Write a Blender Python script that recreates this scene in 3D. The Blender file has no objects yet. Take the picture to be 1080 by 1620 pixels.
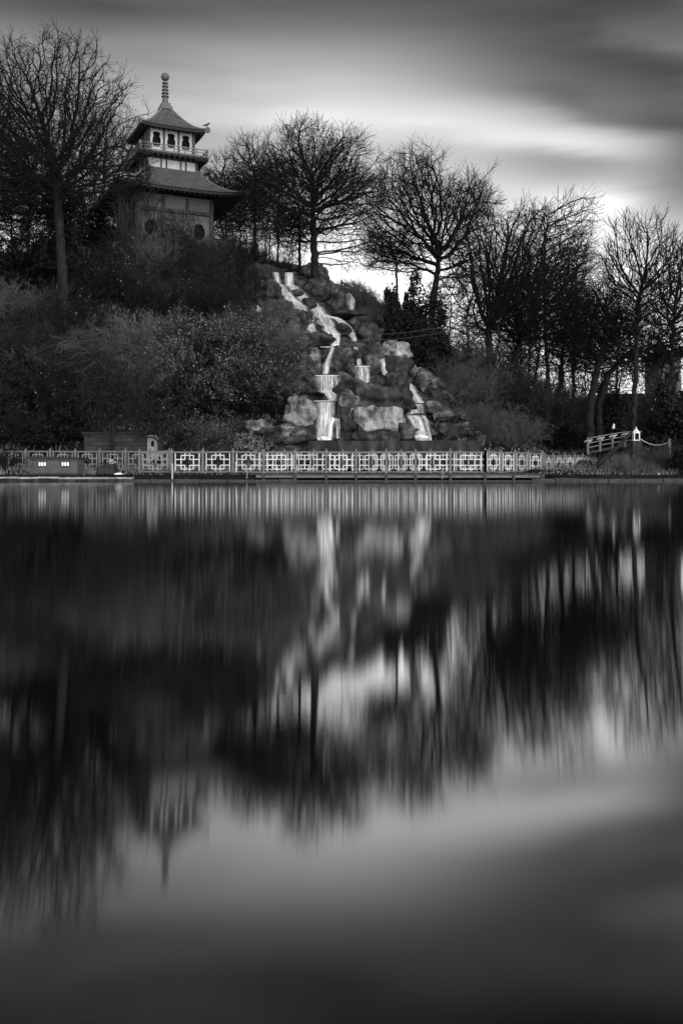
import bpy, math, random
import numpy as np
from mathutils import Vector, Matrix, noise as mnoise

R = math.radians
sc = bpy.context.scene
col = sc.collection

# ------------------------------------------------------------------ camera, sky, sun, exposure
F = 1575.0          # focal length in photograph pixels (35 mm on a 36 mm tall frame)
CX, YH, CH = 540.0, 748.0, 0.4   # centre column, horizon row, eye height over the lake

cam_d = bpy.data.cameras.new('camera')
cam = bpy.data.objects.new('camera', cam_d)
col.objects.link(cam)
cam.location = (0, 0, CH)
cam.rotation_euler = (R(90), 0, 0)
cam_d.sensor_fit = 'AUTO'
cam_d.sensor_width = 36
cam_d.lens = 35
cam_d.shift_y = (YH - 810.0) / 1620.0
cam_d.clip_start = 0.05
cam_d.clip_end = 3000
sc.camera = cam

SUN_EL, SUN_AZ = R(38), R(150)   # azimuth measured clockwise from +Y: behind the camera, to the right


def build_world():
    w = bpy.data.worlds.new('World')
    sc.world = w
    w.use_nodes = True
    nt = w.node_tree
    N, L = nt.nodes, nt.links
    N.clear()

    def val(x):
        n = N.new('ShaderNodeValue'); n.outputs[0].default_value = x
        return n.outputs[0]

    def m(op, a, b=None, c=None, clamp=False):
        n = N.new('ShaderNodeMath'); n.operation = op; n.use_clamp = clamp
        for i, v in enumerate((a, b, c)):
            if v is None:
                continue
            if isinstance(v, (int, float)):
                n.inputs[i].default_value = v
            else:
                L.new(v, n.inputs[i])
        return n.outputs[0]

    tc = N.new('ShaderNodeTexCoord')
    sep = N.new('ShaderNodeSeparateXYZ')
    L.new(tc.outputs['Generated'], sep.inputs[0])
    x, y, z = sep.outputs
    # long streaky drift of the cloud
    mp = N.new('ShaderNodeMapping'); mp.inputs['Scale'].default_value = (2.6, 2.6, 15.0)
    mp.inputs['Rotation'].default_value = (0, R(-9), 0)
    L.new(tc.outputs['Generated'], mp.inputs[0])
    nz = N.new('ShaderNodeTexNoise'); nz.inputs['Scale'].default_value = 1.7
    nz.inputs['Detail'].default_value = 5.0; nz.inputs['Roughness'].default_value = 0.5
    L.new(mp.outputs[0], nz.inputs[0])
    dn = m('SUBTRACT', nz.outputs['Fac'], 0.5)
    zz = m('ADD', z, m('MULTIPLY', dn, 0.035))
    xx = m('ADD', x, m('MULTIPLY', dn, 0.08))

    ramp = N.new('ShaderNodeValToRGB')
    ramp.color_ramp.interpolation = 'B_SPLINE'
    pts = [(0.0, .90), (0.17, .92), (0.22, .86), (0.27, .74), (0.335, .69), (0.375, .58), (0.42, .36),
           (0.46, .235), (0.50, .19), (0.62, .16), (0.8, .36), (1.0, .42)]
    cr = ramp.color_ramp
    while len(cr.elements) < len(pts):
        cr.elements.new(0.5)
    for e, (p, v) in zip(cr.elements, pts):
        e.position = p; e.color = (v, v, v, 1)
    L.new(zz, ramp.inputs[0])
    g = N.new('ShaderNodeRGBToBW'); L.new(ramp.outputs[0], g.inputs[0]); g = g.outputs[0]
    front = m('MULTIPLY', m('ADD', y, 0.1), 4.0, clamp=True)

    def blob(px, py, rx, ry, amp, tilt=0.0, power=1.0):
        u, v = (px - CX) / F, (YH - py) / F
        n = math.sqrt(1 + u * u + v * v); u, v = u / n, v / n
        rx, ry = rx / F / n, ry / F / n
        a, b = math.cos(tilt), math.sin(tilt)
        dx, dz = m('SUBTRACT', xx, u), m('SUBTRACT', zz, v)
        p = m('DIVIDE', m('ADD', m('MULTIPLY', dx, a), m('MULTIPLY', dz, b)), rx)
        q = m('DIVIDE', m('SUBTRACT', m('MULTIPLY', dz, a), m('MULTIPLY', dx, b)), ry)
        d = m('ADD', m('MULTIPLY', p, p), m('MULTIPLY', q, q))
        if power != 1.0:
            d = m('POWER', d, power)
        e = m('POWER', math.e, m('MULTIPLY', d, -1.0))
        return m('MULTIPLY', m('MULTIPLY', e, amp), front)

    blobs = [(985, 112, 270, 80, -.27, -0.16, 1.0), (1120, 215, 120, 75, -.26, -0.5, 1.0), (1100, 310, 110, 75, -.22, 0),
             (930, 230, 160, 28, .11, -0.12), (690, 190, 210, 34, .10, -.1), (880, 275, 100, 18, -.13, -0.1),
             (940, 330, 62, 26, .20, 0), (560, 420, 160, 70, .06, 0), (60, 150, 260, 130, -.13, 0),
             (480, 95, 260, 40, .05, 0.05), (1000, -140, 420, 90, -.08, 0), (150, 10, 260, 26, -.06, .05),
             (330, 300, 200, 110, -.07, 0), (700, -70, 190, 60, .05, 0), (420, 150, 330, 60, .05, .03), (1010, 60, 110, 22, .07, -.25), (860, 150, 90, 18, -.07, -.2), (1000, 175, 120, 20, -.08, -.3)]
    for b in blobs:
        g = m('ADD', g, blob(*b))
    g = m('ADD', g, m('MULTIPLY', dn, 0.32))
    g = m('MAXIMUM', g, 0.07)
    lum = m('POWER', g, 2.2)

    sky = N.new('ShaderNodeTexSky'); sky.sky_type = 'NISHITA'; sky.sun_disc = False
    sky.sun_elevation = SUN_EL; sky.sun_rotation = SUN_AZ
    bw = N.new('ShaderNodeRGBToBW'); L.new(sky.outputs[0], bw.inputs[0])
    day = m('POWER', bw.outputs[0], 0.15)          # the clear sky is only a faint tint behind the cloud
    # unseen bright lobe added to fill the fronts, behind the camera at right
    dot = m('ADD', m('ADD', m('MULTIPLY', x, 0.47), m('MULTIPLY', y, -0.80)), m('MULTIPLY', z, 0.37))
    lobe = m('MULTIPLY', m('POWER', m('MAXIMUM', dot, 0.0), 2.0), 1.2)
    lum = m('ADD', lum, lobe)
    lum = m('MULTIPLY', m('MULTIPLY', lum, day), 10.0 * 1.2)
    cmb = N.new('ShaderNodeCombineColor')
    for i in range(3):
        L.new(lum, cmb.inputs[i])
    bg = N.new('ShaderNodeBackground'); bg.inputs['Strength'].default_value = 0.1
    L.new(cmb.outputs[0], bg.inputs['Color'])
    out = N.new('ShaderNodeOutputWorld')
    L.new(bg.outputs[0], out.inputs['Surface'])


build_world()
sun_d = bpy.data.lights.new('sun', 'SUN')
sun_d.energy = 1.3
sun_d.angle = R(18)
sun_d.color = (1.0, 1.0, 1.0)
sun = bpy.data.objects.new('sun', sun_d)
col.objects.link(sun)
_d = Vector((math.sin(SUN_AZ) * math.cos(SUN_EL), math.cos(SUN_AZ) * math.cos(SUN_EL), math.sin(SUN_EL)))
sun.rotation_euler = _d.to_track_quat('Z', 'Y').to_euler()
sc.view_settings.view_transform = 'Standard'
sc.view_settings.look = 'None'
sc.view_settings.exposure = 0.0
sc.view_settings.gamma = 1.0
sc.cycles.use_denoising = True
sc.cycles.denoiser = 'OPENIMAGEDENOISE'
sc.cycles.denoising_input_passes = 'RGB_ALBEDO_NORMAL'
sc.cycles.denoising_prefilter = 'ACCURATE'
sc.cycles.max_bounces = 6
sc.cycles.diffuse_bounces = 3
sc.cycles.glossy_bounces = 3
sc.cycles.transparent_max_bounces = 16
sc.cycles.sample_clamp_indirect = 4.0

random.seed(7)
rng = np.random.default_rng(11)


# ------------------------------------------------------------------ helpers
def at(px, py, Y):
    """point at depth Y that the photograph shows at pixel (px, py)"""
    return Vector(((px - CX) * Y / F, Y, CH + (YH - py) * Y / F))


def tag(o, label=None, cat=None, group=None, kind=None):
    if label: o['label'] = label
    if cat: o['category'] = cat
    if group: o['group'] = group
    if kind: o['kind'] = kind
    return o


def empty(name, loc=(0, 0, 0), rz=0.0):
    o = bpy.data.objects.new(name, None)
    o.empty_display_size = 0.3
    o.location = loc; o.rotation_euler = (0, 0, rz)
    col.objects.link(o)
    return o


def children(o):
    return [c for c in bpy.data.objects if c.parent == o]


def copy_tree(o, loc=None, rz=None, scale=None, kids=None):
    c = o.copy(); col.objects.link(c)
    for ch in (children(o) if kids is None else kids):
        d = ch.copy(); col.objects.link(d); d.parent = c
    if loc is not None: c.location = loc
    if rz is not None: c.rotation_euler = (0, 0, rz)
    if scale is not None: c.scale = scale if hasattr(scale, '__len__') else (scale,) * 3
    return c


def link_mesh(name, me, mat, parent=None):
    if mat is not None:
        me.materials.append(mat)
    o = bpy.data.objects.new(name, me)
    col.objects.link(o)
    if parent is not None:
        o.parent = parent
    return o


def np_mesh(name, V, Fq, mat, parent=None, smooth=False, uv=None):
    """V (n,3); Fq (m,k) one polygon size, or a list of such arrays"""
    me = bpy.data.meshes.new(name)
    fl = Fq if isinstance(Fq, list) else [Fq]
    fl = [np.asarray(f, dtype=np.int32) for f in fl if len(f)]
    V = np.asarray(V, dtype=np.float32)
    me.vertices.add(len(V)); me.vertices.foreach_set('co', V.ravel())
    loops = np.concatenate([f.ravel() for f in fl])
    tot = np.concatenate([np.full(len(f), f.shape[1], np.int32) for f in fl])
    start = np.concatenate([[0], np.cumsum(tot)[:-1]]).astype(np.int32)
    me.loops.add(len(loops)); me.loops.foreach_set('vertex_index', loops)
    me.polygons.add(len(tot)); me.polygons.foreach_set('loop_start', start)
    if smooth:
        me.polygons.foreach_set('use_smooth', np.ones(len(tot), dtype=bool))
    me.update(calc_edges=True)
    if uv is not None:
        ul = me.uv_layers.new(name='UVMap')
        ul.data.foreach_set('uv', np.asarray(uv, np.float32)[loops].ravel())
    me.validate()
    return link_mesh(name, me, mat, parent)


class MB:
    """collects boxes, bars, tubes, lathes and sheets into one mesh"""
    def __init__(s):
        s.v = []; s.f = []

    def add(s, vs, fs):
        b = len(s.v)
        s.v += [tuple(p) for p in vs]
        s.f += [tuple(i + b for i in f) for f in fs]

    def box(s, c, d, rz=0.0, M=None):
        hx, hy, hz = d[0] / 2, d[1] / 2, d[2] / 2
        vs = []
        ca, sa = math.cos(rz), math.sin(rz)
        for z in (-hz, hz):
            for x, y in ((-hx, -hy), (hx, -hy), (hx, hy), (-hx, hy)):
                p = Vector((c[0] + x * ca - y * sa, c[1] + x * sa + y * ca, c[2] + z))
                vs.append(M @ p if M else p)
        s.add(vs, [(0, 3, 2, 1), (4, 5, 6, 7), (0, 1, 5, 4), (1, 2, 6, 5), (2, 3, 7, 6), (3, 0, 4, 7)])

    def bar(s, p, q, w, h, up=(0, 0, 1)):
        p, q = Vector(p), Vector(q)
        d = (q - p).normalized()
        side = d.cross(Vector(up))
        if side.length < 1e-4: side = d.cross(Vector((0, 1, 0)))
        side.normalize()
        u = side.cross(d).normalized()
        vs = []
        for e in (p, q):
            for a, b in ((-1, -1), (1, -1), (1, 1), (-1, 1)):
                vs.append(e + side * (a * w / 2) + u * (b * h / 2))
        s.add(vs, [(0, 3, 2, 1), (4, 5, 6, 7), (0, 1, 5, 4), (1, 2, 6, 5), (2, 3, 7, 6), (3, 0, 4, 7)])

    def tube(s, pts, rad, n=8, caps=True):
        pts = [Vector(p) for p in pts]
        if not hasattr(rad, '__len__'): rad = [rad] * len(pts)
        vs = []; fs = []
        for i, p in enumerate(pts):
            d = (pts[min(i + 1, len(pts) - 1)] - pts[max(i - 1, 0)]).normalized()
            ref = Vector((0.13, 0.98, 0.17)) if abs(d.y) < 0.9 else Vector((0, 0.1, 1))
            a = d.cross(ref).normalized(); b = d.cross(a)
            for k in range(n):
                t = 2 * math.pi * k / n
                vs.append(p + a * (math.cos(t) * rad[i]) + b * (math.sin(t) * rad[i]))
        for i in range(len(pts) - 1):
            for k in range(n):
                k2 = (k + 1) % n
                fs.append((i * n + k, i * n + k2, (i + 1) * n + k2, (i + 1) * n + k))
        if caps:
            fs.append(tuple(range(n)))
            fs.append(tuple((len(pts) - 1) * n + k for k in range(n - 1, -1, -1)))
        s.add(vs, fs)

    def lathe(s, prof, c=(0, 0, 0), n=20):
        vs = []; fs = []
        for r, z in prof:
            for k in range(n):
                t = 2 * math.pi * k / n
                vs.append((c[0] + r * math.cos(t), c[1] + r * math.sin(t), c[2] + z))
        for i in range(len(prof) - 1):
            for k in range(n):
                k2 = (k + 1) % n
                fs.append((i * n + k, i * n + k2, (i + 1) * n + k2, (i + 1) * n + k))
        fs.append(tuple(range(n - 1, -1, -1)))
        fs.append(tuple((len(prof) - 1) * n + k for k in range(n)))
        s.add(vs, fs)

    def build(s, name, mat, parent=None, smooth=False, bevel=0.0):
        me = bpy.data.meshes.new(name)
        me.from_pydata([tuple(p) for p in s.v], [], s.f)
        me.update()
        if smooth:
            for p in me.polygons: p.use_smooth = True
        o = link_mesh(name, me, mat, parent)
        if bevel:
            b = o.modifiers.new('bevel', 'BEVEL'); b.width = bevel; b.segments = 1; b.limit_method = 'ANGLE'
        return o


# ------------------------------------------------------------------ materials (all neutral: the photograph is monochrome)
def nodes_of(name):
    m = bpy.data.materials.new(name)
    m.use_nodes = True
    nt = m.node_tree
    return m, nt, nt.nodes, nt.links, nt.nodes['Principled BSDF']


def grey(v):
    return (v, v, v, 1)


def noise_node(N, L, scale, detail=4.0, rough=0.55, coord='Object', stretch=(1, 1, 1), vec=None):
    if vec is None:
        tc = N.new('ShaderNodeTexCoord'); vec = tc.outputs[coord]
    mp = N.new('ShaderNodeMapping'); mp.inputs['Scale'].default_value = stretch
    L.new(vec, mp.inputs[0])
    n = N.new('ShaderNodeTexNoise')
    n.inputs['Scale'].default_value = scale; n.inputs['Detail'].default_value = detail
    n.inputs['Roughness'].default_value = rough
    L.new(mp.outputs[0], n.inputs[0])
    return n


def ramp_node(N, L, fac, stops):
    r = N.new('ShaderNodeValToRGB')
    while len(r.color_ramp.elements) < len(stops):
        r.color_ramp.elements.new(0.5)
    for e, (p, v) in zip(r.color_ramp.elements, stops):
        e.position = p; e.color = grey(v)
    L.new(fac, r.inputs[0])
    return r


def simple(name, lo, hi, scale=3.0, rough=0.7, bump=0.0, stretch=(1, 1, 1), spec=0.3, detail=5.0, pos=(0.3, 0.7), vary=0.0):
    m, nt, N, L, P = nodes_of(name)
    n = noise_node(N, L, scale, detail, stretch=stretch)
    r = ramp_node(N, L, n.outputs['Fac'], [(pos[0], lo), (pos[1], hi)])
    src = r.outputs[0]
    if vary:
        oi = N.new('ShaderNodeObjectInfo')
        mr = N.new('ShaderNodeMapRange'); mr.inputs['To Min'].default_value = 1 - vary; mr.inputs['To Max'].default_value = 1 + vary
        L.new(oi.outputs['Random'], mr.inputs[0])
        mx = N.new('ShaderNodeVectorMath'); mx.operation = 'MULTIPLY'
        L.new(src, mx.inputs[0]); L.new(mr.outputs[0], mx.inputs[1])
        src = mx.outputs[0]
    L.new(src, P.inputs['Base Color'])
    P.inputs['Roughness'].default_value = rough
    P.inputs['Specular IOR Level'].default_value = spec
    if bump:
        b = N.new('ShaderNodeBump'); b.inputs['Strength'].default_value = bump; b.inputs['Distance'].default_value = 0.05
        L.new(n.outputs['Fac'], b.inputs['Height']); L.new(b.outputs[0], P.inputs['Normal'])
    return m


M = {}
M['bark'] = simple('bark', 0.006, 0.024, 5, 0.9, 0.6, (1, 1, .3), 0.1)
M['bark_pale'] = simple('pale_bark', 0.007, 0.026, 5, 0.9, 0.6, (1, 1, .3), 0.1)
M['twig'] = simple('twig', 0.006, 0.016, 2, 0.9, spec=0.1)
M['twig_mid'] = simple('twig_mid', 0.008, 0.028, 2, 0.9, spec=0.15, vary=.35)
M['brush'] = simple('brush', 0.032, 0.10, 1.2, 0.85, spec=0.15, vary=.65)
M['brush_pale'] = simple('pale_brush', 0.05, 0.16, 1.4, 0.8, spec=0.2, vary=.3)
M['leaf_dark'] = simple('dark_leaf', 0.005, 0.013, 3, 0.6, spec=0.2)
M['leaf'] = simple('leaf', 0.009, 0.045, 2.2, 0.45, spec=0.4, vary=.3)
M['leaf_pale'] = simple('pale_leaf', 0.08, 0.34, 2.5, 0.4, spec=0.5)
M['grass'] = simple('grass', 0.08, 0.24, 1.0, 0.8, spec=0.2)
M['white_paint'] = simple('white_paint', 0.36, 0.56, 4, 0.5, spec=0.3, vary=.25)
M['frame_paint'] = simple('frame_paint', 0.09, 0.15, 6, 0.6, spec=0.3)
M['frame_pale'] = simple('pale_frame_paint', 0.16, 0.24, 6, 0.6, spec=0.3)
M['dark_wood'] = simple('dark_wood', 0.02, 0.06, 5, 0.8, 0.3, (1, 1, 4))
M['grey_wood'] = simple('grey_wood', 0.10, 0.22, 6, 0.8, 0.3, (1, 1, 3))
M['hut_paint'] = simple('hut_paint', 0.05, 0.085, 3, 0.7)
M['roof_felt'] = simple('roof_felt', 0.015, 0.03, 6, 0.8)
M['concrete'] = simple('concrete', 0.10, 0.42, 2.5, 0.85, 0.3, (1, 2, 2))
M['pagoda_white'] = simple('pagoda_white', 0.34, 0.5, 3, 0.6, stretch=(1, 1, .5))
M['dimmed_white'] = simple('dimmed_white', 0.05, 0.15, 2, 0.7, stretch=(1, 1, .5))  # white with the pagoda's eave shade put into the colour; also far house
M['pagoda_dark'] = simple('pagoda_dark', 0.03, 0.055, 5, 0.6)
M['pagoda_rail'] = simple('pagoda_rail', 0.10, 0.16, 5, 0.6)
M['soffit'] = simple('soffit', 0.012, 0.025, 4, 0.8)
M['tile'] = simple('roof_tile', 0.04, 0.09, 4, 0.55, 0.2, spec=0.35)
M['ridge'] = simple('ridge_tile', 0.08, 0.15, 6, 0.6)
M['finial'] = simple('finial', 0.05, 0.10, 6, 0.5, spec=0.4)
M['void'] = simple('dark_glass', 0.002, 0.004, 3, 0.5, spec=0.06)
M['white_pane'] = simple('white_glazing', 0.85, 0.9, 3, 0.3, spec=0.5)  # even white panes
M['gull'] = simple('gull_white', 0.75, 0.85, 6, 0.7)
M['feather'] = simple('dark_feather', 0.01, 0.02, 9, 0.6)
M['chain'] = simple('chain', 0.4, 0.6, 9, 0.5)
M['cable'] = simple('cable', 0.04, 0.07, 3, 0.5)
M['wet_stone'] = simple('wet_stone', 0.004, 0.05, 3.0, 0.6, 0.8, (1, 1, .25), spec=0.3, pos=(.42, .72))


def make_rock():
    """artificial rock: buff render, with dark moss and damp patches; paleness per object from its object colour"""
    m, nt, N, L, P = nodes_of('rock')
    oi = N.new('ShaderNodeObjectInfo')
    sep = N.new('ShaderNodeSeparateColor'); L.new(oi.outputs['Color'], sep.inputs[0])
    tc = N.new('ShaderNodeTexCoord')
    add = N.new('ShaderNodeVectorMath'); add.operation = 'ADD'
    sc2 = N.new('ShaderNodeVectorMath'); sc2.operation = 'SCALE'
    cmb = N.new('ShaderNodeCombineXYZ')
    for i in range(3): L.new(oi.outputs['Random'], cmb.inputs[i])
    L.new(cmb.outputs[0], sc2.inputs[0]); sc2.inputs['Scale'].default_value = 40
    L.new(tc.outputs['Object'], add.inputs[0]); L.new(sc2.outputs[0], add.inputs[1])
    big = noise_node(N, L, 0.9, 5, 0.55, vec=add.outputs[0])
    mid = noise_node(N, L, 3.2, 7, 0.65, vec=add.outputs[0])
    s = N.new('ShaderNodeMath'); s.operation = 'MULTIPLY_ADD'
    L.new(mid.outputs['Fac'], s.inputs[0]); s.inputs[1].default_value = 0.55; L.new(big.outputs['Fac'], s.inputs[2])
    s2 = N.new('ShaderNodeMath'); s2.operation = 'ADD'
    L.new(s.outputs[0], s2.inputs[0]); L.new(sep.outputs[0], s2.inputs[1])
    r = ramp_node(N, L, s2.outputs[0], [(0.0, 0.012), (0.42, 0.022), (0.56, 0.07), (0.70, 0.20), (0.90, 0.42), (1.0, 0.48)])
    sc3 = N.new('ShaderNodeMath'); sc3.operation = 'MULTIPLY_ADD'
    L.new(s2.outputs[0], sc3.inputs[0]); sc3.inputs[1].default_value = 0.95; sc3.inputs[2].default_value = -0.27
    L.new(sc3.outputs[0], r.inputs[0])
    stn = noise_node(N, L, 1.0, 5, 0.6, stretch=(2.6, 2.6, .55), vec=add.outputs[0])
    sr = ramp_node(N, L, stn.outputs['Fac'], [(.36, .16), (.50, .8), (.60, 1.0)])
    sm = N.new('ShaderNodeMix'); sm.data_type = 'RGBA'; sm.blend_type = 'MULTIPLY'; sm.inputs[0].default_value = 1.0
    L.new(r.outputs[0], sm.inputs[6]); L.new(sr.outputs[0], sm.inputs[7])
    L.new(sm.outputs[2], P.inputs['Base Color'])
    P.inputs['Roughness'].default_value = 0.75
    P.inputs['Specular IOR Level'].default_value = 0.3
    b = N.new('ShaderNodeBump'); b.inputs['Strength'].default_value = 0.7; b.inputs['Distance'].default_value = 0.12
    L.new(mid.outputs['Fac'], b.inputs['Height']); L.new(b.outputs[0], P.inputs['Normal'])
    return m


def make_soil():
    m, nt, N, L, P = nodes_of('soil')
    a = noise_node(N, L, 0.35, 5, 0.6)
    b = noise_node(N, L, 9, 6, 0.75)
    mx = N.new('ShaderNodeMath'); mx.operation = 'MULTIPLY'
    L.new(a.outputs['Fac'], mx.inputs[0]); L.new(b.outputs['Fac'], mx.inputs[1])
    r = ramp_node(N, L, mx.outputs[0], [(0.12, 0.004), (0.28, 0.014), (0.42, 0.05)])
    L.new(r.outputs[0], P.inputs['Base Color'])
    P.inputs['Roughness'].default_value = 0.95; P.inputs['Specular IOR Level'].default_value = 0.1
    bp = N.new('ShaderNodeBump'); bp.inputs['Strength'].default_value = 1.0; bp.inputs['Distance'].default_value = 0.15
    L.new(b.outputs['Fac'], bp.inputs['Height']); L.new(bp.outputs[0], P.inputs['Normal'])
    return m


def make_lake():
    """smooth lake: the tiny swell runs towards the viewer, so it scatters more along Y than along X"""
    m, nt, N, L, P = nodes_of('lake_water')
    P.inputs['Base Color'].default_value = grey(0.003)
    P.inputs['Roughness'].default_value = 1.0
    P.inputs['Specular IOR Level'].default_value = 0.0
    t = N.new('ShaderNodeCombineXYZ'); t.inputs[1].default_value = 1.0
    g = N.new('ShaderNodeBsdfAnisotropic'); g.distribution = 'BECKMANN'
    g.inputs['Color'].default_value = grey(0.97)
    g.inputs['Roughness'].default_value = 0.054
    g.inputs['Anisotropy'].default_value = -0.53
    L.new(t.outputs[0], g.inputs['Tangent'])
    f = N.new('ShaderNodeFresnel'); f.inputs[0].default_value = 1.34
    a = N.new('ShaderNodeMath'); a.operation = 'POWER'; L.new(f.outputs[0], a.inputs[0]); a.inputs[1].default_value = 0.5
    b = N.new('ShaderNodeMath'); b.operation = 'MULTIPLY_ADD'; L.new(a.outputs[0], b.inputs[0]); b.inputs[1].default_value = 0.84; b.inputs[2].default_value = 0.15
    mx = N.new('ShaderNodeMixShader'); L.new(b.outputs[0], mx.inputs[0]); L.new(P.outputs[0], mx.inputs[1]); L.new(g.outputs[0], mx.inputs[2])
    L.new(mx.outputs[0], N['Material Output'].inputs['Surface'])
    return m


def make_fall(name, dens, fine, film):
    """falling water: white strands along the flow (V runs down, U across)"""
    m, nt, N, L, P = nodes_of(name)
    tc = N.new('ShaderNodeTexCoord')
    oi = N.new('ShaderNodeObjectInfo')
    sep = N.new('ShaderNodeSeparateXYZ'); L.new(tc.outputs['UV'], sep.inputs[0])
    cmb = N.new('ShaderNodeCombineXYZ')
    off = N.new('ShaderNodeMath'); off.operation = 'MULTIPLY_ADD'
    L.new(oi.outputs['Random'], off.inputs[0]); off.inputs[1].default_value = 50; L.new(sep.outputs[0], off.inputs[2])
    L.new(off.outputs[0], cmb.inputs[0]); L.new(sep.outputs[1], cmb.inputs[1])
    a = noise_node(N, L, 1.0, 4, 0.6, stretch=(fine, 0.7, 1), vec=cmb.outputs[0])
    b = noise_node(N, L, 1.0, 3, 0.6, stretch=(fine * 2.7, 2.6, 1), vec=cmb.outputs[0])
    s = N.new('ShaderNodeMath'); s.operation = 'MULTIPLY_ADD'
    L.new(b.outputs['Fac'], s.inputs[0]); s.inputs[1].default_value = 0.45; L.new(a.outputs['Fac'], s.inputs[2])
    # strands over a thin film; both thin out towards the edges of the sheet
    r = ramp_node(N, L, s.outputs[0], [(0.56 - dens, film), (0.72 - dens, film + .22), (1.0 - dens, 1.0)])
    r.color_ramp.interpolation = 'EASE'
    e = N.new('ShaderNodeAttribute'); e.attribute_name = 'edge'
    k = N.new('ShaderNodeMath'); k.operation = 'MULTIPLY'; k.use_clamp = True
    L.new(r.outputs[0], k.inputs[0]); L.new(e.outputs['Fac'], k.inputs[1])
    P.inputs['Base Color'].default_value = grey(0.78)
    P.inputs['Roughness'].default_value = 0.4
    L.new(k.outputs[0], P.inputs['Alpha'])
    return m


def make_blocks():
    m, nt, N, L, P = nodes_of('stone_blocks')
    tc = N.new('ShaderNodeTexCoord')
    mp = N.new('ShaderNodeMapping'); mp.inputs['Rotation'].default_value = (R(90), 0, 0)
    L.new(tc.outputs['Object'], mp.inputs[0])
    br = N.new('ShaderNodeTexBrick')
    br.inputs['Scale'].default_value = 1.0; br.inputs['Brick Width'].default_value = 0.62; br.inputs['Row Height'].default_value = 0.22
    br.inputs['Mortar Size'].default_value = 0.02
    br.inputs['Color1'].default_value = grey(0.03); br.inputs['Color2'].default_value = grey(0.08); br.inputs['Mortar'].default_value = grey(0.02)
    L.new(mp.outputs[0], br.inputs[0])
    n = noise_node(N, L, 4, 5)
    mx = N.new('ShaderNodeMix'); mx.data_type = 'RGBA'; mx.blend_type = 'MULTIPLY'; mx.inputs[0].default_value = 0.8
    L.new(br.outputs[0], mx.inputs[6]); L.new(n.outputs['Color'], mx.inputs[7])
    bw = N.new('ShaderNodeRGBToBW'); L.new(mx.outputs[2], bw.inputs[0])
    L.new(bw.outputs[0], P.inputs['Base Color'])
    P.inputs['Roughness'].default_value = 0.9
    b = N.new('ShaderNodeBump'); b.inputs['Strength'].default_value = 0.5
    L.new(br.outputs['Fac'], b.inputs['Height']); b.invert = True
    L.new(b.outputs[0], P.inputs['Normal'])
    return m


M['rock'] = make_rock()
M['soil'] = make_soil()
M['lake'] = make_lake()
M['fall'] = make_fall('falling_water', 0.055, 9, .14)
M['veil'] = make_fall('thin_falling_water', 0.04, 12, .03)
M['blocks'] = make_blocks()

# ------------------------------------------------------------------ terrain
_cp = np.array([(-900, 398), (0, 400), (180, 396), (330, 398), (400, 412), (440, 428), (500, 442), (545, 455), (590, 472), (640, 505),
                (700, 572), (760, 645), (820, 690), (900, 708), (1080, 714), (2000, 716)], float)
_cX = (_cp[:, 0] - CX) / F * 67.0
_cH = CH + (YH - _cp[:, 1]) * 67.0 / F


def sstep(t):
    t = np.clip(t, 0, 1)
    return t * t * (3 - 2 * t)


def shore(X):
    return 45.75 + 1.75 * sstep((X + 4.2) / 0.8) * sstep((9.6 - X) / 0.8)


def terrain(X, Y):
    X = np.asarray(X, float); Y = np.asarray(Y, float)
    H = np.interp(X, _cX, _cH)
    ys = shore(X)
    bank = 0.30 + 0.25 * sstep((Y - ys) / 2.5)
    t = np.clip((Y - 50.3) / (67.0 - 50.3), 0, 1)
    prof = 0.75 * t + 0.25 * sstep(t)
    Z = bank + np.maximum(H - bank, 0) * prof
    # behind the crest the island falls away again, then the far park rises slowly
    back = sstep((Y - 84) / 30.0)
    far = 2.0 + 5.0 * sstep((Y - 110) / 200.0) + 9.0 * sstep((X - 22) / 14.0) * sstep((Y - 100) / 35.0)
    Z = Z * (1 - back) + far * back
    Z = Z + 0.25 * np.sin(X * 1.3 + Y * 0.7) * np.sin(Y * 0.9 - X * 0.4) * np.clip(t * 3, 0, 1) * (1 - back)
    under = sstep((ys - Y) / 0.25)
    return Z * (1 - under) + (-0.8) * under


def build_ground():
    xs = np.concatenate([np.linspace(-400, -40, 30)[:-1], np.linspace(-40, 40, 241), np.linspace(40, 400, 30)[1:]])
    ys = np.concatenate([np.linspace(44.5, 49, 37)[:-1], np.linspace(49, 86, 112), np.linspace(86, 700, 50)[1:]])
    X, Y = np.meshgrid(xs, ys)
    Z = terrain(X, Y)
    fine = (np.abs(X) < 40) & (Y > 48.5) & (Y < 90)
    Z = Z + np.where(fine, rng.normal(0, 0.05, Z.shape), 0)
    V = np.stack([X, Y, Z], -1).reshape(-1, 3)
    ny, nx = X.shape
    i = np.arange(ny * nx).reshape(ny, nx)
    Q = np.stack([i[:-1, :-1], i[:-1, 1:], i[1:, 1:], i[1:, :-1]], -1).reshape(-1, 4)
    tag(np_mesh('ground', V, Q, M['soil'], smooth=True), kind='structure')
    W = [(-500, -250, 0), (500, -250, 0), (500, 60, 0), (-500, 60, 0)]
    tag(np_mesh('lake', W, np.array([(0, 1, 2, 3)]), M['lake']), kind='structure')


build_ground()
_sy = np.linspace(45.8, 130, 1700)


def ground_px(px, py):
    """where the sight line of a pixel first meets the terrain"""
    X = (px - CX) * _sy / F; Z = CH + (YH - py) * _sy / F
    hit = np.nonzero(terrain(X, _sy) >= Z)[0]
    k = hit[0] if len(hit) else len(_sy) - 1
    return Vector((X[k], _sy[k], float(terrain(X[k], _sy[k]))))


def ground_at(X, Y):
    return Vector((X, Y, float(terrain(X, Y))))


# ------------------------------------------------------------------ bare trees: branches grown towards points in a crown volume
def norm(a):
    return a / np.maximum(np.linalg.norm(a, axis=-1, keepdims=True), 1e-9)


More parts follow.
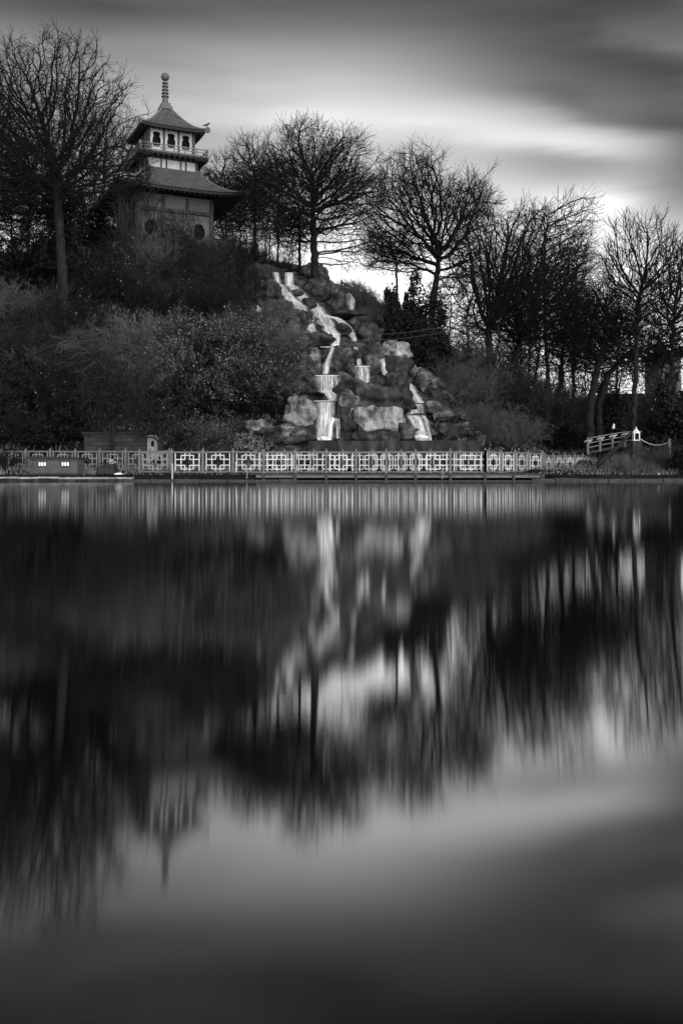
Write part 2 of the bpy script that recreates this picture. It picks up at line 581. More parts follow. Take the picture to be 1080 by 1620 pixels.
def grow(trunk, attr, step, kill, rg, up=0.1, jit=0.18, iters=140, start=0):
    pos = [np.array(p, float) for p in trunk]
    par = [-1] + list(range(len(trunk) - 1))
    P = np.array(pos)
    A = attr.copy()
    d = np.linalg.norm(A[:, None] - P[None, start:], axis=2)
    near = d.argmin(1) + start; dist = d.min(1)
    for _ in range(iters):
        if len(A) < 3: break
        v = norm(A - P[near])
        uniq, inv = np.unique(near, return_inverse=True)
        acc = np.zeros((len(uniq), 3)); np.add.at(acc, inv, v)
        dirs = norm(norm(acc) + rg.normal(0, jit, acc.shape) + np.array([0, 0, up]))
        # keep some of the direction the parent already had: smoother limbs
        pr = np.array(par)[uniq]
        pd = np.where((pr >= 0)[:, None], norm(P[uniq] - P[np.maximum(pr, 0)]), 0)
        dirs = norm(dirs + 0.45 * pd)
        new = P[uniq] + dirs * step
        base = len(P)
        P = np.concatenate([P, new]); par += list(uniq)
        d = np.linalg.norm(A[:, None] - new[None], axis=2)
        j = d.argmin(1); dm = d.min(1)
        better = dm < dist
        near = np.where(better, base + j, near); dist = np.where(better, dm, dist)
        keep = dist > kill
        A, near, dist = A[keep], near[keep], dist[keep]
    return P, np.array(par)


def add_twigs(P, par, rg, n_per, seg, nseg, spread, up, thresh):
    """fine twigs at the tips and along the thin branches"""
    n = len(P)
    kids = np.bincount(par[par >= 0], minlength=n)
    # number of descendants, to find thin branches (children come after parents)
    size = np.ones(n)
    for i in range(n - 1, 0, -1):
        size[par[i]] += size[i]
    src = np.nonzero(size <= thresh)[0]
    src = np.repeat(src, n_per)
    src = src[rg.random(len(src)) < 0.8]
    cur = src
    d0 = norm(P[src] - P[np.maximum(par[src], 0)])
    d = norm(d0 + rg.normal(0, spread, d0.shape) + np.array([0, 0, up]))
    for s in range(nseg):
        new = P[cur] + d * seg * rg.uniform(.6, 1.3, (len(cur), 1))
        idx = np.arange(len(P), len(P) + len(new))
        P = np.concatenate([P, new]); par = np.concatenate([par, cur])
        cur = idx
        d = norm(d + rg.normal(0, spread * .45, d.shape) + np.array([0, 0, up * .4]))
    return P, par


def radii(P, par, tip, trunk_r, p=2.2):
    n = len(P)
    acc = np.zeros(n)
    r = np.full(n, tip)
    tp = tip ** p
    for i in range(n - 1, -1, -1):
        if acc[i] > 0: r[i] = acc[i] ** (1 / p)
        if par[i] >= 0: acc[par[i]] += r[i] ** p
    g = math.log(trunk_r / tip) / max(math.log(r[0] / tip), 1e-6)
    return tip * (r / tip) ** g


def tubes(P, par, r, groups=((0.0, 3), (0.03, 5), (0.10, 9))):
    """swept tubes for all segments; returns list of (V, Q) split at a radius"""
    n = len(P)
    e = np.nonzero(par >= 0)[0]
    d = norm(P[e] - P[par[e]])
    D = np.zeros((n, 3)); D[e] = d; D[0] = (0, 0, 1)
    # main child = thickest
    main = np.full(n, -1)
    order = e[np.argsort(r[e])]
    main[par[order]] = order
    # ring direction at node: average of own and main-child direction
    RD = D.copy()
    has = main >= 0
    RD[has] = norm(D[has] + D[main[has]])
    def ring(c, dr, rad, k):
        ref = np.where(np.abs(dr[:, 1:2]) < 0.92, np.array([[0.07, 1.0, 0.05]]), np.array([[0.05, 0.1, 1.0]]))
        a = norm(np.cross(dr, ref)); b = np.cross(dr, a)
        t = np.arange(k) * 2 * np.pi / k
        return c[:, None] + rad[:, None, None] * (a[:, None] * np.cos(t)[None, :, None] + b[:, None] * np.sin(t)[None, :, None])
    out = []
    bounds = [g[0] for g in groups] + [1e9]
    for gi, (lo, k) in enumerate(groups):
        sel = e[(r[e] >= lo) & (r[e] < bounds[gi + 1])]
        if not len(sel):
            continue
        p = par[sel]
        ismain = main[p] == sel
        r0 = np.where(ismain, np.minimum(r[p], r[sel] * 1.6), r[sel] * 1.15)
        dr0 = np.where(ismain[:, None], RD[p], D[sel])
        A = ring(P[p], dr0, r0, k); B = ring(P[sel], RD[sel], r[sel], k)
        m = len(sel)
        V = np.concatenate([A.reshape(-1, 3), B.reshape(-1, 3)])
        i = np.arange(m)[:, None] * k; j = np.arange(k)[None]; j2 = (j + 1) % k
        Q = np.stack([i + j, i + j2, m * k + i + j2, m * k + i + j], -1).reshape(-1, 4)
        out.append((gi, V, Q))
    return out


def join(parts):
    Vs, Qs, b = [], [], 0
    for V, Q in parts:
        Vs.append(V); Qs.append(Q + b); b += len(V)
    return np.concatenate(Vs), np.concatenate(Qs)


def crown_points(n, c, rad, rg, low=-0.6, fan=0.0, outer=0.45, lobes=24):
    """points in an uneven crown made of overlapping sub-crowns; fan narrows the lower part"""
    L_ = []
    while len(L_) < lobes:
        u = norm(rg.normal(0, 1, 3)) * rg.uniform(.30, .78)
        w = min(1.0, .30 + (u[2] + 1) / (fan + .25)) if fan else 1.0
        if u[2] < low * .8 or np.hypot(u[0], u[1]) > w: continue
        L_.append((u, rg.uniform(.22, .36)))
    k = rg.choice(lobes, n, p=np.array([r ** 2.2 for _, r in L_]) / sum(r ** 2.2 for _, r in L_))
    cen = np.array([u for u, _ in L_])[k]; rr = np.array([r for _, r in L_])[k]
    p = cen + norm(rg.normal(0, 1, (n, 3))) * (rr * rg.random(n) ** .45)[:, None] * np.array([1, 1, .9])
    m_ = n // 9                                   # a few stray points fill the middle
    p[:m_] = rg.normal(0, .33, (m_, 3))
    lo, hi = np.percentile(p, 1.5, axis=0), np.percentile(p, 98.5, axis=0)
    p = (p - (lo + hi) / 2) / ((hi - lo) / 2)
    p = p[(np.abs(p) < 1.05).all(1)]
    p = p[p[:, 2] > -1.0]
    return p * np.array(rad) + np.array(c)


def resample(pts, step):
    pts = [np.array(p, float) for p in pts]
    out = [pts[0]]
    for a, b in zip(pts[:-1], pts[1:]):
        k = max(1, int(round(np.linalg.norm(b - a) / step)))
        for i in range(1, k + 1):
            out.append(a + (b - a) * i / k)
    return out


def bare_tree(px, py, Y, stem, crown, label, group=None, n=1300, r=0.28, seed=1, fan=0.9, low=-0.75, up=0.08, step=0.3, tip=0.0095,
              twigs=(3, .18, 5, .44, .16, 5), depth=None, mats=('bark', 'twig'), start=0.35, extra=(), name='bare_tree', cat='tree', jit=.18,
              outer=.75):
    """px,py,Y: foot of the trunk; stem: pixels up the trunk; crown: pixel box x0,y0,x1,y1 the bare crown fills"""
    rg = np.random.default_rng(seed)
    foot = at(px, py, Y)
    gz = float(terrain(foot.x, foot.y))
    if foot.z - gz > 0.1:
        foot.z = gz - 0.15
    def loc(q):
        p = at(q[0], q[1], Y)
        return np.array([p.x - foot.x, (q[2] if len(q) > 2 else 0.0), p.z - foot.z])
    x0, y0, x1, y1 = crown
    a, b = loc((x0, y0)), loc((x1, y1))
    c = (a + b) / 2; c[2] -= .25; rx = abs(b[0] - a[0]) / 2; rz = abs(a[2] - b[2]) / 2
    ry = depth or rx * 0.9
    n = int(n * 2.3); step *= .78
    trunk = resample([np.zeros(3)] + [loc(q) for q in stem], step)
    wob = rg.normal(0, 0.03, (len(trunk), 3)); wob[0] = 0
    trunk = [t + w for t, w in zip(trunk, wob)]
    A = crown_points(n, c, (rx * 1.0, ry * .95, rz * 0.86), rg, low=low, fan=fan, outer=outer)
    for ex in extra:
        e0, e1 = loc((ex[0], ex[1])), loc((ex[2], ex[3]))
        cc = (e0 + e1) / 2
        A = np.concatenate([A, crown_points(ex[4], cc, (abs(e1[0] - e0[0]) / 2, ry * .6, abs(e0[2] - e1[2]) / 2), rg, low=-1, fan=0)])
    P, par = grow(trunk, A, step, step * 1.25, rg, up=up, jit=jit, start=int(len(trunk) * start))
    P, par = add_twigs(P, par, rg, *twigs)
    rad = radii(P, par, tip, r)
    nt_ = len(trunk)
    rad[:nt_] *= np.linspace(.85, .5, nt_)
    rad[:3] *= np.array([1.5, 1.25, 1.1])
    tb = tubes(P, par, rad)
    root = empty(name, foot)
    tag(root, label, cat, group)
    tr = [(V, Q) for g, V, Q in tb if g == 2] or [(tb[-1][1], tb[-1][2])]
    V, Q = join(tr); np_mesh('trunk', V, Q, M[mats[0]], root, smooth=True)
    V, Q = join([(V, Q) for g, V, Q in tb if g < 2]); np_mesh('crown', V, Q, M[mats[1]], root, smooth=True)
    return root


# ------------------------------------------------------------------ shrubs
def twig_net(rg, n0, h, w, lean=0.0, n1=5, n2=3, r0=0.014, droop=0.25, seg0=6):
    """many stems from one root, each with side twigs; returns tubes"""
    P = [np.zeros((1, 3))]; par = [np.array([-1])]; cnt = 1
    az = rg.uniform(0, 2 * np.pi, n0); el = np.sqrt(rg.uniform(0, 1, n0))
    d = np.stack([np.cos(az) * el * w, np.sin(az) * el * w, np.full(n0, h) * rg.uniform(.6, 1.0, n0) * np.sqrt(1 - .6 * el ** 2)], -1)
    d[:, 0] += lean
    L0 = np.linalg.norm(d, axis=1) * rg.uniform(.7, 1.05, n0); d = norm(d)
    base = np.stack([rg.normal(0, w * .12, n0), rg.normal(0, w * .12, n0), np.full(n0, -.05)], -1)
    cur = np.arange(cnt, cnt + n0); P.append(base); par.append(np.full(n0, -1)); cnt += n0
    allp = np.concatenate(P)
    lvl0 = []
    pos = base
    for s in range(seg0):
        pos = pos + d * (L0 / seg0)[:, None]
        idx = np.arange(cnt, cnt + n0); P.append(pos); par.append(cur); cnt += n0; cur = idx
        lvl0.append((idx, pos, d))
        d = norm(d + rg.normal(0, .14, d.shape) + np.array([0, 0, -droop * s / seg0 * .5]))
    lvl1 = []
    for idx, p, dd in lvl0[1:]:
        pick = np.repeat(np.arange(n0), n1)
        pick = pick[rg.random(len(pick)) < .55]
        cur = idx[pick]; pos = p[pick]; d1 = norm(dd[pick] + rg.normal(0, .5, (len(pick), 3)) + np.array([0, 0, .05]))
        l1 = (L0[pick] * rg.uniform(.10, .26, len(pick)))[:, None]
        for s in range(3):
            pos = pos + d1 * l1 / 2
            ii = np.arange(cnt, cnt + len(pos)); P.append(pos); par.append(cur); cnt += len(pos); cur = ii
            d1 = norm(d1 + rg.normal(0, .25, d1.shape) - np.array([0, 0, droop * .2]))
            lvl1.append((ii, pos, d1, l1))
    for idx, p, dd, l1 in lvl1:
        pick = np.repeat(np.arange(len(p)), n2)
        pick = pick[rg.random(len(pick)) < .4]
        if not len(pick): continue
        cur = idx[pick]; pos = p[pick]; d2 = norm(dd[pick] + rg.normal(0, .6, (len(pick), 3)))
        for s in range(2):
            pos = pos + d2 * l1[pick] * .35
            ii = np.arange(cnt, cnt + len(pos)); P.append(pos); par.append(cur); cnt += len(pos); cur = ii
            d2 = norm(d2 + rg.normal(0, .3, d2.shape))
    P = np.concatenate(P); par = np.concatenate(par)
    rr = np.full(len(P), r0 * .5)
    rr[:1 + n0] = r0 * 1.6
    k = 1 + n0
    for s in range(seg0):
        rr[k:k + n0] = r0 * (1.5 - .8 * s / seg0); k += n0
    tb = tubes(P, par, rr, groups=((0.0, 3),))
    return P, tb[0][1], tb[0][2]


def leaf_quads(C, size, rg, aspect=0.45, upbias=0.3, droop=0.0):
    n = len(C)
    a = rg.normal(0, 1, (n, 3)); a[:, 2] -= droop; a = norm(a)
    nn = rg.normal(0, 1, (n, 3)); nn[:, 2] += upbias; nn = norm(nn)
    b = norm(np.cross(nn, a))
    s = size * rg.uniform(.6, 1.3, (n, 1))
    V = np.stack([C - a * s, C + b * s * aspect, C + a * s, C - b * s * aspect], 1).reshape(-1, 3)
    Q = np.arange(4 * n).reshape(n, 4)
    return V, Q


def clump_points(n, rg, w, h, clumps=60, cr=0.22, hollow=0.45, sq=2.0):
    """leaf positions in clumps through a dome of half width w and height h"""
    u = norm(rg.normal(0, 1, (clumps, 3)) * np.array([1, 1, .8])); u[:, 2] = np.abs(u[:, 2]) - .05
    u[:, :2] *= 1.12
    u = u * ((np.abs(u) ** sq).sum(1) ** (-1 / sq))[:, None] if sq > 2 else u
    rad = rg.uniform(hollow, 1.0, clumps) ** .6
    lob = 0.8 + .3 * np.sin(u[:, 0] * 5 + 1) * np.sin(u[:, 1] * 4 + 2 + u[:, 2] * 5)
    c = u * (rad * lob)[:, None]
    k = rg.integers(0, clumps, n)
    sz = rg.uniform(.5, 1.3, clumps)[k]
    p = c[k] + norm(rg.normal(0, 1, (n, 3))) * (rg.random(n) ** .5 * cr * sz)[:, None] * np.array([1, 1, .6])
    p = p * np.array([w, w, h])
    p[:, 2] = np.maximum(p[:, 2], .02)
    return p


PROTO = {}


def proto_bare(key, seed, mat, n0=42, h=2.4, w=1.7, n1=5, n2=3, r0=0.013, droop=.25, name='bare_shrub', fresh=0):
    rg = np.random.default_rng(seed)
    P, V, Q = twig_net(rg, n0, h, w, 0, n1, n2, r0, droop)
    o = empty(name, (0, -900, 0))
    np_mesh('stems', V, Q, M[mat], o)
    if fresh:                                   # a sprinkle of old leaves or buds that hang on
        k = rg.choice(len(P), fresh)
        Vl, Ql = leaf_quads(P[k] + rg.normal(0, .03, (fresh, 3)), .05, rg, .5)
        np_mesh('foliage', Vl, Ql, M['leaf_pale'], o)
    PROTO[key] = o


def proto_leafy(key, seed, mat, n=9000, w=1.8, h=2.6, size=.11, clumps=60, name='leafy_shrub', aspect=.42, droop=0, pale=0, cr=.24):
    rg = np.random.default_rng(seed)
    o = empty(name, (0, -900, 0))
    C = clump_points(n, rg, w, h, clumps, cr)
    V, Q = leaf_quads(C, size, rg, aspect, droop=droop)
    np_mesh('foliage', V, Q, M[mat], o)
    if pale:
        top = C[C[:, 2] > np.quantile(C[:, 2], .35)]
        k = rg.choice(len(top), pale)
        V, Q = leaf_quads(top[k] * 1.04, size, rg, aspect, droop=droop)
        np_mesh('highlight_leaves', V, Q, M['leaf_pale'], o)  # paler leaves on the upper part: highlights put into the colour
    P, V, Q = twig_net(rg, 16, h * .95, w * .9, 0, 3, 1, .018, .2)
    np_mesh('stems', V, Q, M['twig'], o)
    PROTO[key] = o


proto_bare('thicket', 21, 'brush', 46, 2.5, 1.9)
proto_bare('thicket2', 22, 'brush', 38, 3.0, 1.6, droop=.5)
proto_bare('dim', 23, 'twig_mid', 44, 2.6, 1.9)
proto_bare('dim2', 24, 'twig_mid', 40, 3.2, 1.5, fresh=140)
proto_bare('pale', 25, 'brush_pale', 44, 2.3, 1.8)
proto_bare('whips', 26, 'brush', 26, 3.4, .8, n1=2, n2=1, r0=.014, droop=.05)
proto_bare('arch', 27, 'brush', 46, 2.6, 2.4, n1=6, n2=3, droop=1.1)
proto_leafy('evergreen', 31, 'leaf_dark', 14000, 1.9, 2.8, .12, 80)
proto_leafy('laurel', 32, 'leaf', 9000, 2.0, 2.2, .12, 60, pale=900, droop=.6, aspect=.28)


def proto_spray(key, seed, n=3600, pale=.3):
    rg = np.random.default_rng(seed)
    o = empty('leafy_shrub', (0, -900, 0))
    P, V, Q = twig_net(rg, 44, 2.5, 2.1, 0, 5, 2, .012, .9)
    np_mesh('stems', V, Q, M['brush'], o)
    far = np.nonzero(np.linalg.norm(P, axis=1) > 1.1)[0]
    k = rg.choice(far, n); C = P[k] + rg.normal(0, .035, (n, 3))
    b = rg.random(n) < pale
    V, Q = leaf_quads(C[~b], .075, rg, .32, upbias=.8, droop=.5); np_mesh('foliage', V, Q, M['leaf'], o)
    V, Q = leaf_quads(C[b], .065, rg, .32, upbias=1.2, droop=.5); np_mesh('highlight_leaves', V, Q, M['leaf_pale'], o)  # pale share of the leaves stands in for highlights on the sprays
    PROTO[key] = o


proto_spray('spray', 34)
proto_spray('spray2', 35, 2200, .4)
proto_leafy('low', 33, 'leaf', 4200, 1.0, .8, .09, 34, pale=400)
_used = {k: 0 for k in PROTO}
_kids = {k: children(o) for k, o in PROTO.items()}
_srng = random.Random(5)


def shrub(key, px, py, s, label, group, cat='shrub', Y=None, sz=None, rz=None):
    p = ground_px(px, py) if Y is None else ground_at((px - CX) * Y / F, Y)
    rz = _srng.uniform(0, 6.28) if rz is None else rz
    sc_ = (s, s, s * (sz or _srng.uniform(.88, 1.12)))
    p.z -= 0.08
    if _used[key] == 0:
        o = PROTO[key]; o.location = p; o.rotation_euler = (0, 0, rz); o.scale = sc_
    else:
        o = copy_tree(PROTO[key], p, rz, sc_, kids=_kids[key])
    _used[key] += 1
    tag(o, label, cat, group)
    return o

# ------------------------------------------------------------------ pagoda
def frame_panel(mb, w, h, prof, M4, t=0.07):
    """a wall panel w x h (local x, z from 0) with a shaped opening; prof: (height, half width) pairs of the opening"""
    right = [(hw, z) for z, hw in prof]
    inner = right + [(-x, z) for x, z in reversed(right)]
    c = (0, sum(z for z, _ in prof) / len(prof))
    outer = []
    for x, z in inner:
        dx, dz = x - c[0], z - c[1]
        k = min((w / 2) / abs(dx) if abs(dx) > 1e-6 else 1e9, ((h - c[1]) if dz > 0 else c[1]) / abs(dz) if abs(dz) > 1e-6 else 1e9)
        outer.append((c[0] + dx * k, c[1] + dz * k))
    # put exact corners in
    for cx, cz in ((w / 2, 0), (w / 2, h), (-w / 2, h), (-w / 2, 0)):
        j = min(range(len(outer)), key=lambda i: (outer[i][0] - cx) ** 2 + (outer[i][1] - cz) ** 2)
        outer[j] = (cx, cz)
    n = len(inner)
    vs = []
    for y in (0, t):
        vs += [M4 @ Vector((x, y, z)) for x, z in inner]
        vs += [M4 @ Vector((x, y, z)) for x, z in outer]
    fs = []
    for i in range(n):
        j = (i + 1) % n
        fs.append((i, n + i, n + j, j))
        fs.append((2 * n + i, 2 * n + j, 3 * n + j, 3 * n + i))
        fs.append((i, j, 2 * n + j, 2 * n + i))
        fs.append((n + i, 3 * n + i, 3 * n + j, n + j))
    mb.add(vs, fs)


def curved_roof(parent, z_eave, z_top, h_eave, h_top, wall_half, lift, pitch, p=1.75, over=0.08):
    nu, ns = int(2 * h_eave / pitch * 6), 60
    Vs, Qs, b = [], [], 0
    for k in range(4):
        u = np.linspace(-1, 1, nu + 1)[None]; s = np.linspace(0, 1, ns + 1)[:, None]
        half = h_top + (h_eave - h_top) * s
        x = u * half
        z = z_eave + (z_top - z_eave) * (1 - s) ** p + lift * np.abs(u) ** 3.5 * s ** 2
        z = z + 0.08 * np.abs(np.sin(np.pi * x / pitch)) ** 0.7 - 0.05 * ((s * 12) % 1.0)
        y = -half + 0 * u
        a = k * math.pi / 2
        X = x * math.cos(a) - y * math.sin(a); Y = x * math.sin(a) + y * math.cos(a)
        V = np.stack([X, Y, z], -1).reshape(-1, 3)
        i = np.arange((ns + 1) * (nu + 1)).reshape(ns + 1, nu + 1)
        Q = np.stack([i[:-1, :-1], i[1:, :-1], i[1:, 1:], i[:-1, 1:]], -1).reshape(-1, 4)
        Vs.append(V); Qs.append(Q + b); b += len(V)
    roof = np_mesh('roof', np.concatenate(Vs), np.concatenate(Qs), M['tile'], parent)
    # soffit with fascia, and rafters below it
    so = MB(); rf = MB()
    for k in range(4):
        a = k * math.pi / 2
        Rz = Matrix.Rotation(a, 4, 'Z')
        n = 24
        vs = []
        for row in range(4):
            for i in range(n + 1):
                u = -1 + 2 * i / n
                up = lift * abs(u) ** 3.5
                if row == 0: q = (u * (h_eave - .01), -(h_eave - .01), z_eave + up - .005)
                elif row == 1: q = (u * (h_eave - .02), -(h_eave - .02), z_eave + up - .15)
                elif row == 2: q = (u * (h_eave - .16), -(h_eave - .16), z_eave + up * .8 - .13)
                else: q = (u * (wall_half - .05), -(wall_half - .05), z_eave + .12)
                vs.append(Rz @ Vector(q))
        fs = [(r * (n + 1) + i, (r + 1) * (n + 1) + i, (r + 1) * (n + 1) + i + 1, r * (n + 1) + i + 1) for r in range(3) for i in range(n)]
        so.add(vs, fs)
        m = int(2 * h_eave / .34)
        for i in range(1, m):
            u = -1 + 2 * i / m
            x = u * h_eave
            xi = max(-wall_half, min(wall_half, x))
            up = lift * abs(u) ** 3.5
            rf.bar(Rz @ Vector((x, -(h_eave - .1), z_eave + up - .19)), Rz @ Vector((xi, -wall_half, z_eave + .02)), .09, .10)
    so.build('soffit', M['soffit'], roof)
    rf.build('rafters', M['soffit'], roof)
    for k in range(4):
        hip = MB()
        Rz = Matrix.Rotation(k * math.pi / 2, 4, 'Z')
        pts = []; rr = []
        for i in range(15):
            s = i / 14
            half = h_top + (h_eave - h_top) * s
            z = z_eave + (z_top - z_eave) * (1 - s) ** p + lift * s ** 2 + .05
            pts.append(Rz @ Vector((half, -half, z))); rr.append(.085)
        hip.tube(pts, rr, 8)
        # round roundel at the tip, standing in the plane of the hip
        tip = pts[-1]; d = Vector((tip.x, tip.y, 0)).normalized(); side = Vector((-d.y, d.x, 0))
        R_ = 0.20 if h_eave < 3 else 0.17
        c = tip + d * .10 - Vector((0, 0, .06))
        vs = []; n = 18
        for sgn in (-.06, .06):
            for i in range(n):
                t = 2 * math.pi * i / n
                vs.append(c + d * (math.cos(t) * R_) + Vector((0, 0, math.sin(t) * R_)) + side * sgn)
        hip.add(vs, [tuple(range(n)), tuple(range(2 * n - 1, n - 1, -1))] + [(i, n + i, n + (i + 1) % n, (i + 1) % n) for i in range(n)])
        hip.build('hip_ridge', M['ridge'], roof, smooth=False)
    return roof


PAG_Y = 70.0
PAG_Z = 15.4


def build_pagoda():
    c = at(261.5, 300, PAG_Y)
    g = empty('pagoda', (c.x, c.y, PAG_Z), R(25))
    tag(g, 'two tiered Japanese style pagoda with curved tiled roofs and ball finial, on the wooded hilltop', 'pagoda')
    z = lambda Z: Z - PAG_Z
    side = lambda k: Matrix.Rotation(k * math.pi / 2, 4, 'Z')
    # ground storey
    base = MB(); base.box((0, 0, -.6), (6.4, 6.4, 1.7)); base.build('plinth', M['blocks'], g)
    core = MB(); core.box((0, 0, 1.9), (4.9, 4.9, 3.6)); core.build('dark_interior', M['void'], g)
    h = 2.6
    pw = (2 * h - 4 * .18) / 3
    panel = MB(); post = MB()
    barrel = [(.72, .20), (.80, .25), (.86, .33), (1.05, .40), (1.28, .41), (1.50, .36), (1.62, .27), (1.66, .24), (1.78, .23)]
    for k in range(4):
        for i in (-1, 0, 1):
            xc = i * (pw + .18)
            M4 = side(k) @ Matrix.Translation((xc, -h, .28))
            if i:
                frame_panel(panel, pw, 2.35, barrel, M4)
            else:                                       # middle bay: paper grid between thin bars
                panel.box((0, .05, 1.17), (pw, .06, 2.35), M=M4)
        for i in range(4):
            xc = -h + .09 + i * (pw + .18) if i < 3 else h - .09
            post.box((xc, -h - .02, 1.85), (.18, .2, 3.7), M=side(k))
        post.box((0, -h - .025, 2.78), (2 * h - .1, .16, .22), M=side(k))
        post.box((0, -h - .025, .2), (2 * h - .1, .16, .20), M=side(k))
        for q in range(1, 6):
            post.box((0, -h - .02, .3 + q * .38), (pw, .05, .05), M=side(k))
        for q in (-1, 0, 1):
            post.box((q * pw / 4, -h - .024, 1.45), (.05, .05, 2.3), M=side(k))
    panel.build('wall_panel', M['dimmed_white'], g)
    post.build('timber_frame', M['pagoda_dark'], g)
    fr = MB()
    for k in range(4): fr.box((0, -h + .04, 3.35), (2 * h - .2, .08, .92), M=side(k))
    fr.build('frieze', M['pagoda_rail'], g)
    curved_roof(g, z(19.25), z(21.15), 4.42, 1.86, h, .30, .21)
    # neck between lower roof and balcony
    nk = 1.76
    cap = MB(); cap.box((0, 0, z(21.12)), (3.95, 3.95, .2)); cap.box((0, 0, z(21.95)), (3.62, 3.62, .16)); cap.build('cornice', M['pagoda_dark'], g)
    band = MB(); bp = MB()
    band.box((0, 0, z(21.55)), (2 * nk, 2 * nk, .74))
    for k in range(4):
        for x in (-nk + .05, -.75, -.38, .62, .98, nk - .05):
            bp = MB(); bp.box((x, -nk - .02, z(21.545)), (.10, .1, .72), M=side(k)); bp.build('neck_post', M['pagoda_dark'], g)
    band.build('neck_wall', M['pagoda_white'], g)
    # balcony
    bh = 2.42
    fl = MB(); fl.box((0, 0, z(22.10)), (2 * bh, 2 * bh, .14)); 
    for k in range(4):
        for i in range(13):
            x = -bh + .15 + i * (2 * bh - .3) / 12
            fl.box((x, -bh + .45, z(21.97)), (.1, .95, .12), M=side(k))
    fl.build('balcony_floor', M['soffit'], g)
    for k in range(4):
        r_ = MB()
        for i in range(7):
            x = -bh + .06 + i * (2 * bh - .12) / 6
            r_.box((x, -bh + .06, z(22.44)), (.08 if 0 < i < 6 else .11, .08, .56 if 0 < i < 6 else .68), M=side(k))
        for zz, t in ((22.68, .07), (22.48, .05), (22.25, .07)):
            r_.box((0, -bh + .062, z(zz)), (2 * bh - .1, .055, t), M=side(k))
        r_.build('balcony_railing', M['pagoda_rail'], g)
    # upper storey
    uh = 1.6
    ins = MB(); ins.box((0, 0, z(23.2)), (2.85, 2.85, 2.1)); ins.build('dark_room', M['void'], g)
    upw = (2 * uh - 4 * .13) / 3
    gourd = [(.58, .19), (.62, .24), (.74, .285), (.92, .295), (1.07, .28), (1.18, .235), (1.23, .205), (1.28, .215), (1.34, .245), (1.46, .245), (1.52, .21), (1.55, .13)]
    for k in range(4):
        w_ = MB()
        for i in (-1, 0, 1):
            frame_panel(w_, upw, 1.85, gourd, side(k) @ Matrix.Translation((i * (upw + .13), -uh, z(22.2))))
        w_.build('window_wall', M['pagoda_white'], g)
        t_ = MB()
        for i in range(4):
            x = -uh + .065 + i * (upw + .13) if i < 3 else uh - .065
            t_.box((x, -uh - .012, z(23.12)), (.13, .15, 1.9), M=side(k))
        t_.box((0, -uh - .014, z(24.02)), (2 * uh - .1, .14, .2), M=side(k))
        t_.build('window_posts', M['pagoda_dark'], g)
    curved_roof(g, z(24.0), z(25.9), 2.28, .31, uh, .12, .17, p=1.6)
    # finial
    fb = MB(); fb.box((0, 0, z(26.0)), (.84, .84, .24)); fb.box((0, 0, z(26.23)), (.62, .62, .22))
    fb.build('finial_base', M['finial'], g, bevel=.02)
    prof = [(.24, 26.34), (.20, 26.6), (.19, 26.8)]
    for q in range(5):
        z0 = 26.78 + q * .235; r0 = .175 - q * .012
        prof += [(r0, z0), (r0 + .09, z0 + .03), (r0 + .09, z0 + .09), (r0, z0 + .12)]
    prof += [(.10, 27.95), (.09, 28.02)]
    s = MB(); s.lathe([(r, z(Z)) for r, Z in prof], n=16); sp = s.build('finial', M['finial'], g, smooth=False)
    b = MB(); b.lathe([(.29 * math.sin(t), z(28.22) - .29 * math.cos(t)) for t in np.linspace(.05, math.pi - .05, 14)], n=20)
    b.build('finial_ball', M['finial'], g, smooth=True)
    return g


pagoda = build_pagoda()


def build_crow():
    # perched on the roundel at the right hand corner of the upper roof
    k = Matrix.Rotation(R(25), 4, 'Z') @ Vector((2.28, -2.28, 0))
    d = Vector((k.x, k.y, 0)).normalized()
    p = Vector((pagoda.location.x + k.x, pagoda.location.y + k.y, 24.0 + .12 + .05)) + d * .06 + Vector((0, 0, .135))
    o = empty('crow', p, R(20))
    tag(o, 'small dark crow perched on the right corner of the upper pagoda roof', 'bird')
    b = MB(); b.tube([(-.20, 0, .10), (-.12, 0, .12), (-.02, 0, .16), (.07, 0, .21), (.11, 0, .27), (.15, 0, .31), (.19, 0, .315), (.245, 0, .30)],
                     [.012, .035, .07, .065, .045, .045, .03, .005], 10)
    for s_ in (-.03, .03): b.tube([(.0, s_, .10), (.02, s_, .0)], .009, 5)
    b.build('body', M['feather'], o, smooth=True)
    t = MB(); t.bar((-.14, 0, .115), (-.32, 0, .06), .07, .015); t.build('tail', M['feather'], o)
    w = MB(); w.bar((.02, .06, .18), (-.2, .05, .10), .03, .09); w.bar((.02, -.06, .18), (-.2, -.05, .10), .03, .09); w.build('wings', M['feather'], o)


build_crow()

# ------------------------------------------------------------------ the rock cascade
_py = np.array([408, 415, 430, 450, 480, 500, 530, 560, 600, 640, 670, 700, 716], float)
_xl = np.array([412, 405, 398, 398, 408, 428, 452, 470, 470, 458, 440, 428, 426], float)
_xr = np.array([470, 478, 512, 538, 562, 582, 606, 646, 682, 716, 742, 766, 770], float)


